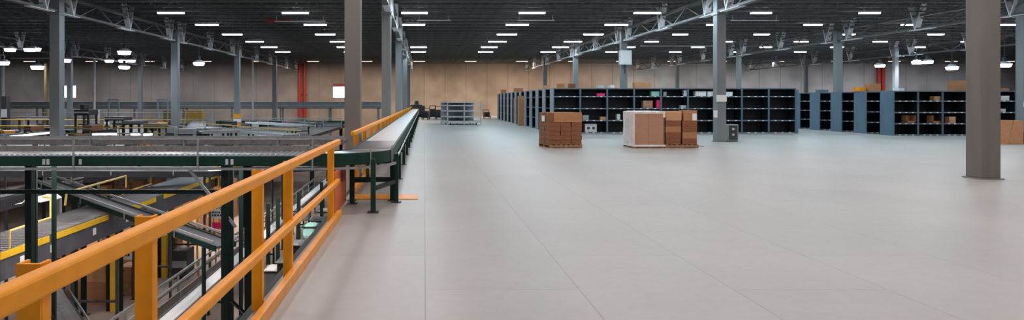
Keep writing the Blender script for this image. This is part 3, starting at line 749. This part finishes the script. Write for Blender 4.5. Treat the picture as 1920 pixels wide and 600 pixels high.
bit(1314, 177, YA, 20, 9, .3, 'white', 'storage_box', 'wide white box on the top shelf left of the plated column', 'box', L4)
bit(1332, 177, YA, 10, 9, .3, 'white', 'storage_box', 'small white box between the wide one and the plated column', 'box', L4)
bit(1367, 178, YA, 13, 8, .3, 'white', 'storage_box', 'white box on the top shelf right of the plated column', 'box', L4)
bit(1236, 197, YA, 9, 15, .2, 'pink', 'pink_box', 'upright pink box on the second shelf behind the pallets', 'box', L3)
bit(1215, 196, YA, 18, 14, .35, 'bale', 'storage_box', 'brown mottled box on the second shelf behind the wrapped load', 'box', L3)
bit(1282, 199, YA, 10, 5, .3, 'lightgrey', 'storage_box', 'pale flat box on the second shelf behind the dark stack', 'box', L3)
bit(1098, 220, YA, 12, 9, .3, 'greycab', 'storage_box', 'grey box on the third shelf right of the lone stack', 'box', L2)
bit(1132, 222, YA, 12, 6, .3, 'cartonl', 'storage_box', 'small cream box on the third shelf of the long row', 'box', L2)
bit(1160, 219, YA, 6, 11, .3, 'lightgrey', 'storage_box', 'small upright grey box on the third shelf by the wrapped load', 'box', L2)
dev = bit(1108, 238, YA, 22, 15, .4, 'lightgrey', 'instrument_box', 'light grey instrument box with two dark dials on the bottom shelf', 'device', L1)
for s in (-.13, .13): MB().cyl((s, .0, .2), (s, -.02, .2), .07, 12).build('dial', 'ink', dev)
bit(1342, 214, 27.3, 7, 13, .04, 'white', 'notice_board', 'small white notice on the side of the plated column', 'sign', dy=-.42)
LB1, LB2, LB3, LB4 = levB[:4]
bit(1758, 184, YB, 12, 8, .3, 'cartonl', 'storage_box', 'cream box on the top shelf of the second block', 'box', LB4)
bit(1709, 220, YB, 17, 15, .4, 'open', 'open_carton', 'open brown carton on the third shelf, nearer the blue panel', 'box', LB2)
bit(1757, 220, YB, 17, 15, .4, 'open', 'open_carton', 'open brown carton on the third shelf, second from the blue panel', 'box', LB2)
bit(1786, 224, YB, 12, 12, .3, 'cartonl', 'storage_box', 'small pinkish carton on the third shelf of the second block', 'box', LB2)
bit(1885, 186, YB, 15, 9, .3, 'white', 'storage_box', 'white box on the top shelf right of the big lone column', 'box', LB4)
bit(1881, 207, YB, 10, 6, .3, 'lightgrey', 'storage_box', 'small grey box on the second shelf right of the big lone column', 'box', LB3)
# things on top of the rows
for px, wpx, hpx, Z, m_, nm, lb in ((972, 17, 8, 50.6, 'carton', 'cardboard_carton', 'brown carton on top of the receding rows'), (944, 10, 7, 57.5, 'carton', 'cardboard_carton', 'small brown carton on top of the farthest rows'), (1025, 10, 8, 38.9, 'cartonl', 'cardboard_carton', 'pale carton on top of a row near its end'), (1051, 11, 8, 36.7, 'carton', 'cardboard_carton', 'brown carton with dark front on top of the long row, left one'),
        (1072, 10, 8, 36.7, 'cartond', 'cardboard_carton', 'dark brown carton on top of the long row, right of another'), (1125, 10, 5, 34.6, 'lightgrey', 'storage_box', 'small pale parcel on top of the long row'), (1146, 8, 6, 34.6, 'paper', 'storage_box', 'small white parcel on top of the long row'), (1203, 30, 11, 34.7, 'cartonl', 'cardboard_carton', 'wide pale carton on top of the long row above the wrapped load'),
        (1541, 16, 5, 38.0, 'rackblue', 'storage_box', 'flat blue bin on top of the second block'), (1611, 16, 8, 34.45, 'ochre', 'cardboard_carton', 'orange-brown carton on top of the second block'), (1636, 20, 15, 34.2, 'carton', 'cardboard_carton', 'tall brown carton by the red pipes on top of the second block'), (1685, 9, 5, 32.2, 'paper', 'storage_box', 'tiny white parcel on top of the second block'),
        (1799, 32, 19, 32.3, 'carton', 'cardboard_carton', 'big brown carton on top of the second block left of the lone column'), (1872, 26, 5, 32.3, 'carton', 'cardboard_carton', 'flat brown carton on top behind the big lone column')):
    hb = HA if px < 1300 else HB
    w_, h_ = wpx * Z / F, hpx * Z / F
    if px < 1050: Z = YA + 2.3 * round((Z - YA) / 2.3) + .1
    if px in (1051, 1072): Z = YA + .15
    carton((px - VX) * (Z + .3) / F, Z + .3, hb - .003, w_, .45, h_, lb, m_, 0, None, tape=wpx > 14, name=nm)
bb = [(1778, 10, 'cartonl')]
# tall cartons between the receding rows
carton((978 - VX) * 45.3 / F, 45.3, 0, .42, .8, 1.95, 'tall brown carton standing in the aisle between the receding rows', 'carton', 0)
carton((968 - VX) * 50.0 / F - .0, 50.0, 0, .3, .7, 1.8, 'slim brown carton standing farther back between the receding rows', 'carton', 0)

# white box and plates on columns
c = colobj[1169].location
t = thing('junction_box', 'white square box mounted high on the column behind the pallets', 'electrical box', (c.x, c.y - .2, P(0, 122, c.y).z))
MB().box(-.34, .34, -.3, 0, 0, .82).build('body', 'white', t, bevel=.02); MB().box(-.3, .3, -.31, -.3, .04, .78).build('door', 'white', t); MB().cyl((0, -.1, -.5), (0, -.1, 0), .04, 8).build('conduit', 'darksteel', t)
c = colobj[1349].location
o = MB().box(-.2, .2, -.02, 0, 0, .26).build('column_plate', 'white', bevel=.004); o.location = (c.x, c.y - .19, P(0, 190.5, c.y - .2).z); tag(o, 'white blank plate on the column before the long shelving row', 'sign')
c = colobj[1921].location
o = MB().box(-.22, .22, -.02, 0, 0, .22).build('column_plate', 'white', bevel=.004); o.location = (c.x + .0, c.y - .205, P(0, 201, c.y - .2).z); tag(o, 'white plate on the column cut by the frame edge', 'sign')
# grey device by the column
t = thing('floor_cabinet', 'dark grey electrical cabinet on the floor beside the plated column', 'cabinet', (12.28, 27.35, 0))
MB().box(-.2, .22, 0, .35, .03, .68).build('body', 'greycab', t, bevel=.01); MB().box(-.16, .18, -.012, 0, .08, .64).build('door', 'darksteel', t, bevel=.004)
for z in (.28, .5): MB().cyl((.0, -.012, z), (0, -.04, z), .05, 10).build('dial', 'lightgrey', t)
MB().box(-.18, .2, .02, .33, 0, .03).build('plinth', 'black', t)
# cartons at the right edge
t = carton((1871 - VX) * 26.4 / F, 26.6, 0, .4, .5, .6, 'orange-brown carton standing right of the big lone column', 'ochre' if False else 'carton', .35)
t = thing('open_carton', 'tall tan open carton leaning beside the orange-brown one', 'box', P(1903, 270, 25.6).xy.to_3d(), .25)
q = MB(); pts = [(-.42, 0), (.42, 0), (.42, .88), (-.1, .88)]
def prism(mb, pts, y0, y1, mi=0):
    n = len(pts); vs = [(a, y0, b) for a, b in pts] + [(a, y1, b) for a, b in pts]
    return mb._add(vs, [tuple(range(n)), tuple(range(n, 2 * n))[::-1]] + [(i, n + i, n + (i + 1) % n, (i + 1) % n) for i in range(n)], mi)
prism(q, pts, 0, .45); q.build('body', 'cartonl', t, bevel=.01)
prism(MB(), [(-.42, 0.02), (-.41, .02), (-.1, .88), (-.16, .9)], -.05, .5).build('flap', 'carton', t)
MB().box(.43, .62, .0, .4, 0, .45).build('flap', 'cartond', t)

# low grey rack in the distance
t = thing('flat_goods_rack', 'low light grey metal rack of three tiers standing alone in the distance', 'rack', (1.58, 46.9, 0), .17)
wR, hR, dR = 2.4, 1.52, 2.2
for x in (0, wR / 2 - .04, wR - .07):
    for y in (0, dR): MB().box(x, x + .07, y, y + .07, 0, hR).build('upright', 'lightgrey', t)
for z in (.12, .5, .9, 1.28, hR - .03): MB().box(0, wR, 0, dR + .07, z, z + (.14 if z < .2 else .07)).build('shelf', 'lightgrey', t)
MB().box(.05, wR - .05, dR, dR + .02, .1, hR).build('back_sheet', 'lightgrey', t)
for x in (.3, wR - .3):
    for y in (.3, dR - .2): MB().cyl((x - .03, y, .06), (x + .03, y, .06), .06, 10).build('caster', 'black', t)
# dark carts behind it
def make_cart(x, y, h, lb):
    t = thing('hand_cart', lb, 'cart', (x, y, 0), R.uniform(-.3, .3))
    MB().box(-.3, .3, -.35, .35, .16, .24).build('platform', 'black', t); MB().pipe([(-.27, .33, .2), (-.27, .4, h), (.27, .4, h), (.27, .33, .2)], .03).build('handle', 'black', t)
    MB().box(-.24, .24, -.2, .3, .24, h * .75).build('bin', 'black', t, bevel=.04)
    for a in (-.25, .25):
        for b in (-.28, .28): MB().cyl((a - .02, b, .08), (a + .02, b, .08), .08, 10).build('wheel', 'darksteel', t)
for px, Z, h, lb in ((798, 60, 1.0, 'dark hand cart nearest the end of the white belt'), (811, 63, 1.2, 'tall dark hand cart, second from the white belt'), (823, 61, 1.15, 'dark hand cart beside the low grey rack'), (913, 64, .8, 'dark hand cart between the grey rack and the shelving')):
    make_cart((px - VX) * Z / F, Z, h, lb)
t = thing('drive_station', 'black drive unit with a round head at the far end of the white belt', 'machine', (-.75, 70.2, 0))
MB().box(-.6, .6, 0, .9, .0, 1.25).build('housing', 'black', t, bevel=.05); MB().cyl((0, .4, 1.25), (0, .4, 1.65), .28, 12, r2=.18).build('motor', 'darksteel', t); MB().box(-.75, .85, -.1, .0, .3, 1.15).build('cover', 'darksteel', t, bevel=.02)

# ------------------------------------------------------------------ platform level at the left
PT = -.35
for x0_, x1_, ls, lb in ((-36, -27.65, (-33,), 'platform deck coloured as dark gaps at the far left, at upper floor level'), (-26.95, -14.85, (-24, -20.5), 'platform deck coloured as dark gaps between two column rows, carrying most machines'), (-14.1, -6.4, (-12.9, -7), 'platform deck coloured as dark gaps beside the white pit belt, carrying grey conveyors')):
    t = thing('steel_platform', lb, 'platform', (0, 0, PT))
    MB().box(x0_, x1_, 26, 60, -.18, 0).build('deck', 'darksteel', t)  # dark colour stands in for the dark gaps between the machines
    for x in ls:
        for y in (27, 43, 58): MB().box(x - .12, x + .12, y - .12, y + .12, LOW - PT, -.18).build('leg', 'greendark', t)
def yrail(lb, x0, x1, y, m='midyel', z0=PT, h=.75, n=8):
    t = thing('pipe_handrail', lb, 'handrail', (x0, y, z0)); L = x1 - x0
    for z in (h, h * .52): MB().cyl((0, 0, z), (L, 0, z), .026, 8).build('rail', m, t)
    for i in range(n + 1): MB().cyl((L * i / n, 0, 0), (L * i / n, 0, h), .03, 8).build('post', m, t)
yrail('yellow handrail along the front edge of the dark platform', -22.5, -12.5, 27.5, h=.5, z0=PT, n=7)
yrail('yellow handrail in the middle of the dark platform', -26, -12.5, 35, h=.6, n=9)
yrail('yellow handrail farther back on the dark platform', -30, -15, 43, h=.8, n=9)
yrail('grey handrail near the rear of the dark platform', -36, -16, 52, 'duct', h=1.1, n=10)
yrail('pale handrail on the platform between the column with the wrap and the red pipes', -14, -6, 50, 'duct', h=.7, n=6)
# machines on the platform
TAKEN = []
def machine(px0, px1, yt, Z, m, lb, nm='sorter_machine', d=1.2, z0=PT, cat='machine', extra=0, th=None):
    x0, x1 = (px0 - VX) * Z / F, (px1 - VX) * Z / F; zt = H - (yt - VY) * Z / F
    t = thing(nm, lb, cat, ((x0 + x1) / 2, Z, z0)); w = (x1 - x0) / 2; h = max(.1, zt - z0)
    b0 = .1 if th is None else h - th
    TAKEN.append(((x0 + x1) / 2, Z + d / 2, w + 1.0))
    MB().box(-w, w, 0, d, b0, h).build('body', m, t, bevel=.03)
    MB().box(-w * .98, w * .98, -.03, 0, b0 + (h - b0) * .35, b0 + (h - b0) * .6).build('access_panel', 'greycab' if m != 'greycab' else 'darksteel', t)
    for s in (-1, 1):
        for q in (.1, d - .1): MB().box(s * w * .85 - .05, s * w * .85 + .05, q - .05, q + .05, 0, b0 + .02).build('foot', 'black', t)
    if extra: MB().box(-w * .4, w * .2, .2, d * .7, h, h + extra).build('head', 'black', t, bevel=.03)
    return t
machine(138, 166, 205, 40, 'black', 'black machine with a round head left of the pale post', extra=.3, th=.35)
machine(196, 232, 219, 40, 'black', 'flat black machine behind the first handrails', th=.22)
machine(228, 262, 227, 38, 'darksteel', 'low dark machine beside the flat black one', th=.2)
machine(30, 92, 219, 44, 'black', 'long low black machine near the far left', th=.2)
machine(2, 13, 180, 46, 'black', 'tall black control cabinet at the far left', nm='control_cabinet', d=.4, cat='cabinet')
machine(312, 327, 238, 31, 'greycab', 'light grey control cabinet left of the second column', nm='control_cabinet', d=.5, cat='cabinet')
machine(334, 362, 241, 31.5, 'greycab', 'wide grey control cabinet at the second column foot', nm='control_cabinet', d=.5, cat='cabinet')
machine(268, 300, 232, 36, 'dullyel', 'brownish machine among the yellow handrails', th=.2)
machine(154, 172, 235, 33, 'cartond', 'rust-brown machine behind the front handrail', th=.3)
machine(44, 58, 237, 34, 'cartond', 'rust-brown machine at the far left behind the handrail', th=.25)
machine(168, 182, 206, 56, 'lightgrey', 'tall pale cabinet at the thin bright post', nm='control_cabinet', d=.5, cat='cabinet')
machine(472, 482, 231, 36, 'lightgrey', 'slim pale cabinet right of the wrapped column', nm='control_cabinet', d=.4, cat='cabinet')
machine(416, 434, 228, 38, 'black', 'black machine just left of the wrapped column', th=.3)
machine(345, 378, 207, 70, 'midyel', 'yellow machine behind the second column by the far wall', d=.8, z0=LOW)
machine(306, 321, 207, 70, 'dullyel', 'dull yellow machine left of the second column by the far wall', d=.8, z0=LOW)
# conveyors on the platform
mu = None; MUS = []
for i in range(46):
    for _ in range(200):
        zx0, zx1, zy0, zy1 = [(-26, -16, 31.6, 34.2), (-26, -16, 36.2, 42), (-26, -16, 44.5, 51), (-13, -7.8, 51.3, 53.6), (-12.4, -8, 26.9, 28.2)][i % 5]
        X = R.uniform(zx0, zx1); Y = R.uniform(zy0, zy1)
        if all(math.hypot(X - a_, Y - b_) > c_ for a_, b_, c_ in TAKEN): break
    else: continue
    TAKEN.append((X, Y, 1.35))
    m_ = ['black', 'darksteel', 'ochre', 'green', 'cartond', 'yellow', 'lightgrey', 'black', 'greendark'][i % 9]
    if len(MUS) < 9:
        mu = thing('drive_unit', 'small drive unit with motor and belt guard standing on the dark platform', 'machine', (X, Y, PT), R.uniform(0, 3), 'small drive units on the platform')
        MB().box(-.35, .35, -.2, .2, .22, .42).build('gearbox', m_, mu, bevel=.03); MB().cyl((.35, 0, .32), (.7, 0, .32), .11, 10).build('motor', 'darksteel', mu)
        for a_ in (-.28, .28): MB().box(a_ - .04, a_ + .04, -.18, .18, 0, .22).build('foot', 'greendark', mu)
        MUS.append(mu)
    else: dup(MUS[i % 9], (X, Y, PT), rz=R.uniform(0, 3))
straight('belt_conveyor', 'long dark green conveyor on the platform near the red pipes', (-16.5, 55, .02), (-6, 55, .02), .9, 'blackbelt', 'green', legs=(.05, .35, .65, .95), legz=PT, sideh=.25)
straight('belt_conveyor', 'grey conveyor on the platform just behind the second crossing conveyor', (-10.1, 31, .25), (-6.0, 33, .3), .9, 'greybed', 'galv', legs=(.1, .5, .9), legz=PT, sideh=.12, guard=[(-1, .12, 'galv')], legm='greendark')
straight('belt_conveyor', 'grey conveyor slanting across the platform toward the big column', (-12.2, 36, .3), (-5.6, 29, .2), .8, 'greybed', 'lightgrey', legs=(.1, .9), legz=PT, sideh=.1, legm='greendark', guard=[(1, .15, 'paleyel')])
straight('belt_conveyor', 'dark green conveyor running back on the platform between the columns', (-11.0, 33, .3), (-15.0, 46, .3), .9, 'blackbelt', 'green', legs=(.1, .9), legz=PT, sideh=.25)
straight('belt_conveyor', 'grey conveyor on the platform at the front handrail', (-24, 30, .0), (-13, 30, .0), .7, 'greybed', 'yellow', legs=(.1, .5, .9), legz=PT, sideh=.1)
straight('belt_conveyor', 'pale grey conveyor far back on the platform', (-11.8, 47, .2), (-6.7, 40, .2), .8, 'greybed', 'lightgrey', legs=(.1, .9), legz=PT, sideh=.12, guard=[(1, .15, 'galv')])
# task lights glowing under the second crossing conveyor
for (xa, ya, xb, yb, Z0, Z1, lb) in ((2, 258, 90, 249, 24, 27.5, 'long glowing tube light at the far left above the near conveyor'), (174, 252, 218, 251.5, 26.5, 26.5, 'glowing tube light on the platform edge, longer one'), (246, 252, 262, 252, 26.5, 26.5, 'short glowing tube light on the platform edge, left one of two'), (270, 252.5, 285, 252, 26.5, 26.5, 'short glowing tube light on the platform edge, right one of two')):
    a, b = P(xa, ya, Z0), P(xb, yb, Z1)
    t = thing('task_light', lb, 'lamp', (a.x, a.y, a.z)); d = b - a
    MB().bar((0, 0, 0), d, .1, .07).build('tube', 'tube', t); MB().bar((0, 0, .06), d + Vector((0, 0, .06)), .16, .04).build('housing', 'darksteel', t)
    for u in (.08, .92): q = d * u; MB().box(q.x - .02, q.x + .02, q.y - .02, q.y + .02, (PT - .18 if Z0 > 26 else LOW) - a.z, q.z + .04).build('stand', 'darksteel', t)

# elevated guarded walkway conveyor by the back wall
t = thing('elevated_conveyor', 'long blue-grey guarded conveyor on tall legs along the back wall', 'conveyor', (-46, 72, 0))
MB().box(0, 41.5, 0, .06, .92, 1.55).build('side_guard', 'duct', t); MB().box(0, 41.5, 1.2, 1.26, .92, 1.55).build('side_guard', 'duct', t); MB().box(0, 41.5, 0, 1.26, .84, .92).build('bed', 'sidegrey', t)
MB().box(0, 41.5, -.03, 0, 1.16, 1.2).build('guide_rail', 'lightgrey', t)
for i in range(9):
    for y in (.05, 1.2): MB().box(.3 + i * 5.1, .46 + i * 5.1, y - .06, y + .06, LOW, .84).build('leg', 'duct', t)
for px, lb in ((213, 'tall goalpost frame by the back wall, left one'), (305, 'tall goalpost frame by the back wall, right one')):
    X = (px - VX) * 69 / F; t = thing('goalpost_frame', lb, 'frame', (X, 69, LOW))
    for s in (-.5, .5): MB().box(s - .06, s + .06, -.06, .06, 0, 6.2).build('upright', 'duct', t)
    MB().box(-.56, .56, -.06, .06, 6.2, 6.32).build('beam', 'duct', t)

# ------------------------------------------------------------------ goods on the lower floor
k = 0
def low_box(px, py, Z, w, d, h, lb, m='carton', rz=0, z=LOW, g='cartons on the lower floor'):
    carton((px - VX) * Z / F, Z + d / 2, z, w, d, h, lb, m, rz, g, tape=w > .5)
stack = [(100, 20.5, 1.1, 1.0, .9, LOW, 'bale', 'wide brown bale beside the pit uprights, lowest left'), (165, 20.6, 1.2, 1.0, .65, LOW, 'carton', 'wide carton at the foot of the nearest yellow post'), (165, 20.7, 1.05, .95, .55, LOW + .655, 'cartonl', 'pale carton stacked on the wide one near the yellow post'),
         (188, 23.0, .9, .8, 1.5, LOW, 'bale', 'tall brown bale behind the nearest yellow post'), (245, 21.5, .9, .9, .9, LOW, 'bale', 'reddish bale between the yellow post and the railing post'), (242, 23.5, .8, .7, 1.3, LOW, 'cartonl', 'tall pale carton behind the reddish bale'),
         (330, 25.5, .9, .8, 1.0, LOW, 'cartond', 'dark carton beyond the middle yellow post'), (352, 29, .8, .8, 1.2, LOW, 'carton', 'carton near the slotted side guard'), (130, 26, 1.3, 1, 1.6, LOW, 'cartonl', 'large pale carton far behind the dark uprights'), (168, 29, 1.3, 1, 1.4, LOW, 'carton', 'orange-brown carton far behind the dark uprights'),
         (400, 31, 1.1, 1, 1.3, LOW, 'bale', 'red-brown bale below the pink sign'), (376, 34.5, 1.0, 1, 1.7, LOW, 'cartond', 'dark red-brown carton left of the pink sign'), (340, 36.5, 1.2, 1, 1.8, LOW, 'bale', 'mottled bale by the farthest yellow post'), (322, 33, 1.1, 1, 1.6, LOW, 'carton', 'carton left of the farthest yellow post'), (418, 36, 1.1, 1, 2.0, LOW, 'cartond', 'tall dark carton behind the green double post')]
for px, Z, w, d, h, z, m, lb in stack:
    X0 = (px - VX) * Z / F
    if h < .7: low_box(px, 0, Z, w, d, h, lb, m, R.uniform(-.15, .15), z); continue
    nt_ = max(2, round(h / .42)); hh = h / nt_; fam = {'bale': ['bale', 'cartond', 'carton'], 'carton': ['carton', 'cartonl', 'bale'], 'cartonl': ['cartonl', 'carton', 'cartonl'], 'cartond': ['cartond', 'bale', 'carton']}[m]
    for ti in range(nt_):
        for q_ in (0, 1):
            if ti == nt_ - 1 and R.random() < .3: continue
            carton(X0 + (q_ - .5) * w / 2 + R.uniform(-.02, .02), Z + d / 2, z + ti * hh, w / 2 - .04, d * .8, hh - .003, 'one carton of the small pile where stands the ' + lb.split(' ', 1)[1] if False else 'carton in a pile: ' + lb, fam[R.randrange(3)], R.uniform(-.04, .04), 'pile: ' + lb, tape=True)
for i in range(14):
    px = 190 + (i % 7) * 34; Z = 39 + (i // 7) * 4
    if 315 < px < 345: continue
    low_box(px, 0, Z + R.uniform(0, 1), .7, .8, 1.0 + R.random() * .8, 'brown carton in the far rows of cartons on the lower floor', R.choice(['carton', 'cartond', 'cartonl']), R.uniform(-.1, .1), g='far cartons on the lower floor')
# unseen tubes added under the second crossing conveyor and platform to brighten the pit
pitd = cool.copy(); pitd.energy = 62; pitd.color = (1, .84, .74); pite = pitd.copy(); pite.energy = 170
for X, Y, Z, w_ in ((-10.6, 13.2, .64, 'second crossing conveyor'), (-8.6, 13.2, .64, 'second crossing conveyor'), (-6.6, 13.2, .64, 'second crossing conveyor'), (-4.6, 13.2, .64, 'second crossing conveyor'), (-2.8, 13.2, .64, 'second crossing conveyor'),
                (-11.5, 27.2, -.72, 'platform'), (-8.5, 27.2, -.72, 'platform'), (-16.5, 27.2, -.72, 'platform'), (-11.5, 34, -.72, 'platform'), (-8, 34, -.72, 'platform')):
    c_ = dup(lamp0, (X, Y, Z), 'unseen warm tube added to brighten the pit, under the ' + w_, group='added pit tubes under the ' + w_)
    for q_ in c_.children:
        if q_.type == 'LIGHT': q_.data = pitd if Y < 20 else pite
# signs in the pit
def sign(px0, px1, y0, y1, Z, m, lb, text=False):
    a, b = P(px0, y1, Z), P(px1, y0, Z)
    t = thing('hanging_sign', lb, 'sign', (a.x, Z, a.z)); w, h = b.x - a.x, b.z - a.z
    MB().box(0, w, 0, .02, 0, h).build('board', m, t)
    if text:
        q = MB()
        for r_ in range(2):
            x = w * .12
            while x < w * .85:
                l = R.uniform(.05, .12) * w * 1.6; q.box(x, min(x + l, w * .9), -.006, 0, h * (.55 - .3 * r_), h * (.75 - .3 * r_)); x += l + w * .06
        q.build('marking', 'ink', t)
    for u in (.1, .9): MB().cyl((w * u, .01, h), (w * u, .01, h + 1.2), .008, 6).build('hanger', 'darksteel', t)
sign(395, 418, 392, 410, 25, 'paper', 'white printed sign hanging above the pink one', True)
sign(398, 414, 417, 429, 25, 'pink', 'small bright pink sign in the pit')
sign(223, 247, 461, 487, 20.5, 'paper', 'white sign with dark marks behind the nearest railing posts', True)
o = machine(268, 306, 452, 24, 'black', 'black steel cabinet beside the middle yellow guard post', nm='control_cabinet', d=.8, z0=LOW, cat='cabinet')
machine(322, 350, 470, 23.5, 'darksteel', 'dark steel cabinet right of the middle yellow guard post', nm='control_cabinet', d=.8, z0=LOW, cat='cabinet')
# pale plastic sheets on the far pit conveyor
t = thing('plastic_sheet', 'glossy white plastic sheet on the conveyor beneath the crossing one', 'sheet', P(28, 389, 15.0))
q = MB(); vs = []; 
for i in range(9):
    for j_ in range(5): vs.append((i * .07, j_ * .22, .05 + .16 * math.exp(-((i - 5) ** 2) / 8) + R.uniform(-.02, .02)))
fs = [(i * 5 + j_, (i + 1) * 5 + j_, (i + 1) * 5 + j_ + 1, i * 5 + j_ + 1) for i in range(8) for j_ in range(4)]
q._add(vs, fs); o = q.build('sheet', 'white', t); md = o.modifiers.new('thick', 'SOLIDIFY'); md.thickness = .01
# bags and totes under the floor edge
for i, (px, py, Z, w, h, m, lb) in enumerate(((556, 470, 13.0, .3, .35, 'darksteel', 'dark tote low beside the floor edge'), (583, 432, 15.2, .3, .3, 'teal', 'pale teal tote under the floor edge'), (577, 462, 13.6, .25, .25, 'darksteel', 'small dark tote below the pale teal one'), (610, 405, 17.5, .35, .35, 'greycab', 'grey tote near the end of the railing'), (597, 420, 16.2, .3, .3, 'black', 'black tote between the teal and grey ones'), (636, 372, 21, .3, .5, 'lightgrey', 'slim pale tote by the deep orange plate'), (568, 402, 18.5, .4, .3, 'duct', 'blue-grey tote behind the last railing posts'), (512, 520, 12.6, .3, .4, 'greycab', 'grey tote beside the dark green uprights'), (536, 500, 12.4, .25, .3, 'black', 'black tote lowest under the floor edge'))):
    p = P(px, py, Z)
    t = thing('storage_tote', lb, 'tote', (p.x, p.y, LOW)); zb = p.z - LOW - h / 2
    MB().box(-w / 2, w / 2, -.25, .25, zb, zb + h).build('body', m, t, bevel=.08)
    MB().box(-w / 2 - .02, w / 2 + .02, -.27, .27, zb + h * .85, zb + h * .92).build('rim', 'black', t)
    for s in (-1, 1): MB().box(s * w * .4 - .02, s * w * .4 + .02, -.02, .02, 0, zb).build('stand_leg', 'greendark', t)

# ------------------------------------------------------------------ camera, world, output
cd = bpy.data.cameras.new('camera'); cam = bpy.data.objects.new('camera', cd); COL.objects.link(cam)
cd.sensor_width = 36; cd.lens = 36 * F / 1920; cd.sensor_fit = 'HORIZONTAL'
cd.shift_x = (960 - VX) / 1920; cd.shift_y = (VY - 300) / 1920
cd.clip_end = 300
cam.location = (0, 0, H); cam.rotation_euler = (math.pi / 2, 0, 0); SC.camera = cam
wd = bpy.data.worlds.new('ambient_fill'); SC.world = wd; wd.use_nodes = True  # added ambient fill, entering through the open side behind the camera
bg = wd.node_tree.nodes['Background']; bg.inputs[0].default_value = (.78, .9, 1, 1); bg.inputs[1].default_value = .38
SC.view_settings.view_transform = 'Standard'; SC.view_settings.look = 'None'; SC.view_settings.gamma = 1
SC.view_settings.exposure = -0.1; SC.view_settings.use_curve_mapping = False
SC.cycles.use_denoising = True
SC.cycles.max_bounces = 6; SC.cycles.diffuse_bounces = 4; SC.cycles.glossy_bounces = 3; SC.cycles.transparent_max_bounces = 8
SC.cycles.sample_clamp_indirect = 6
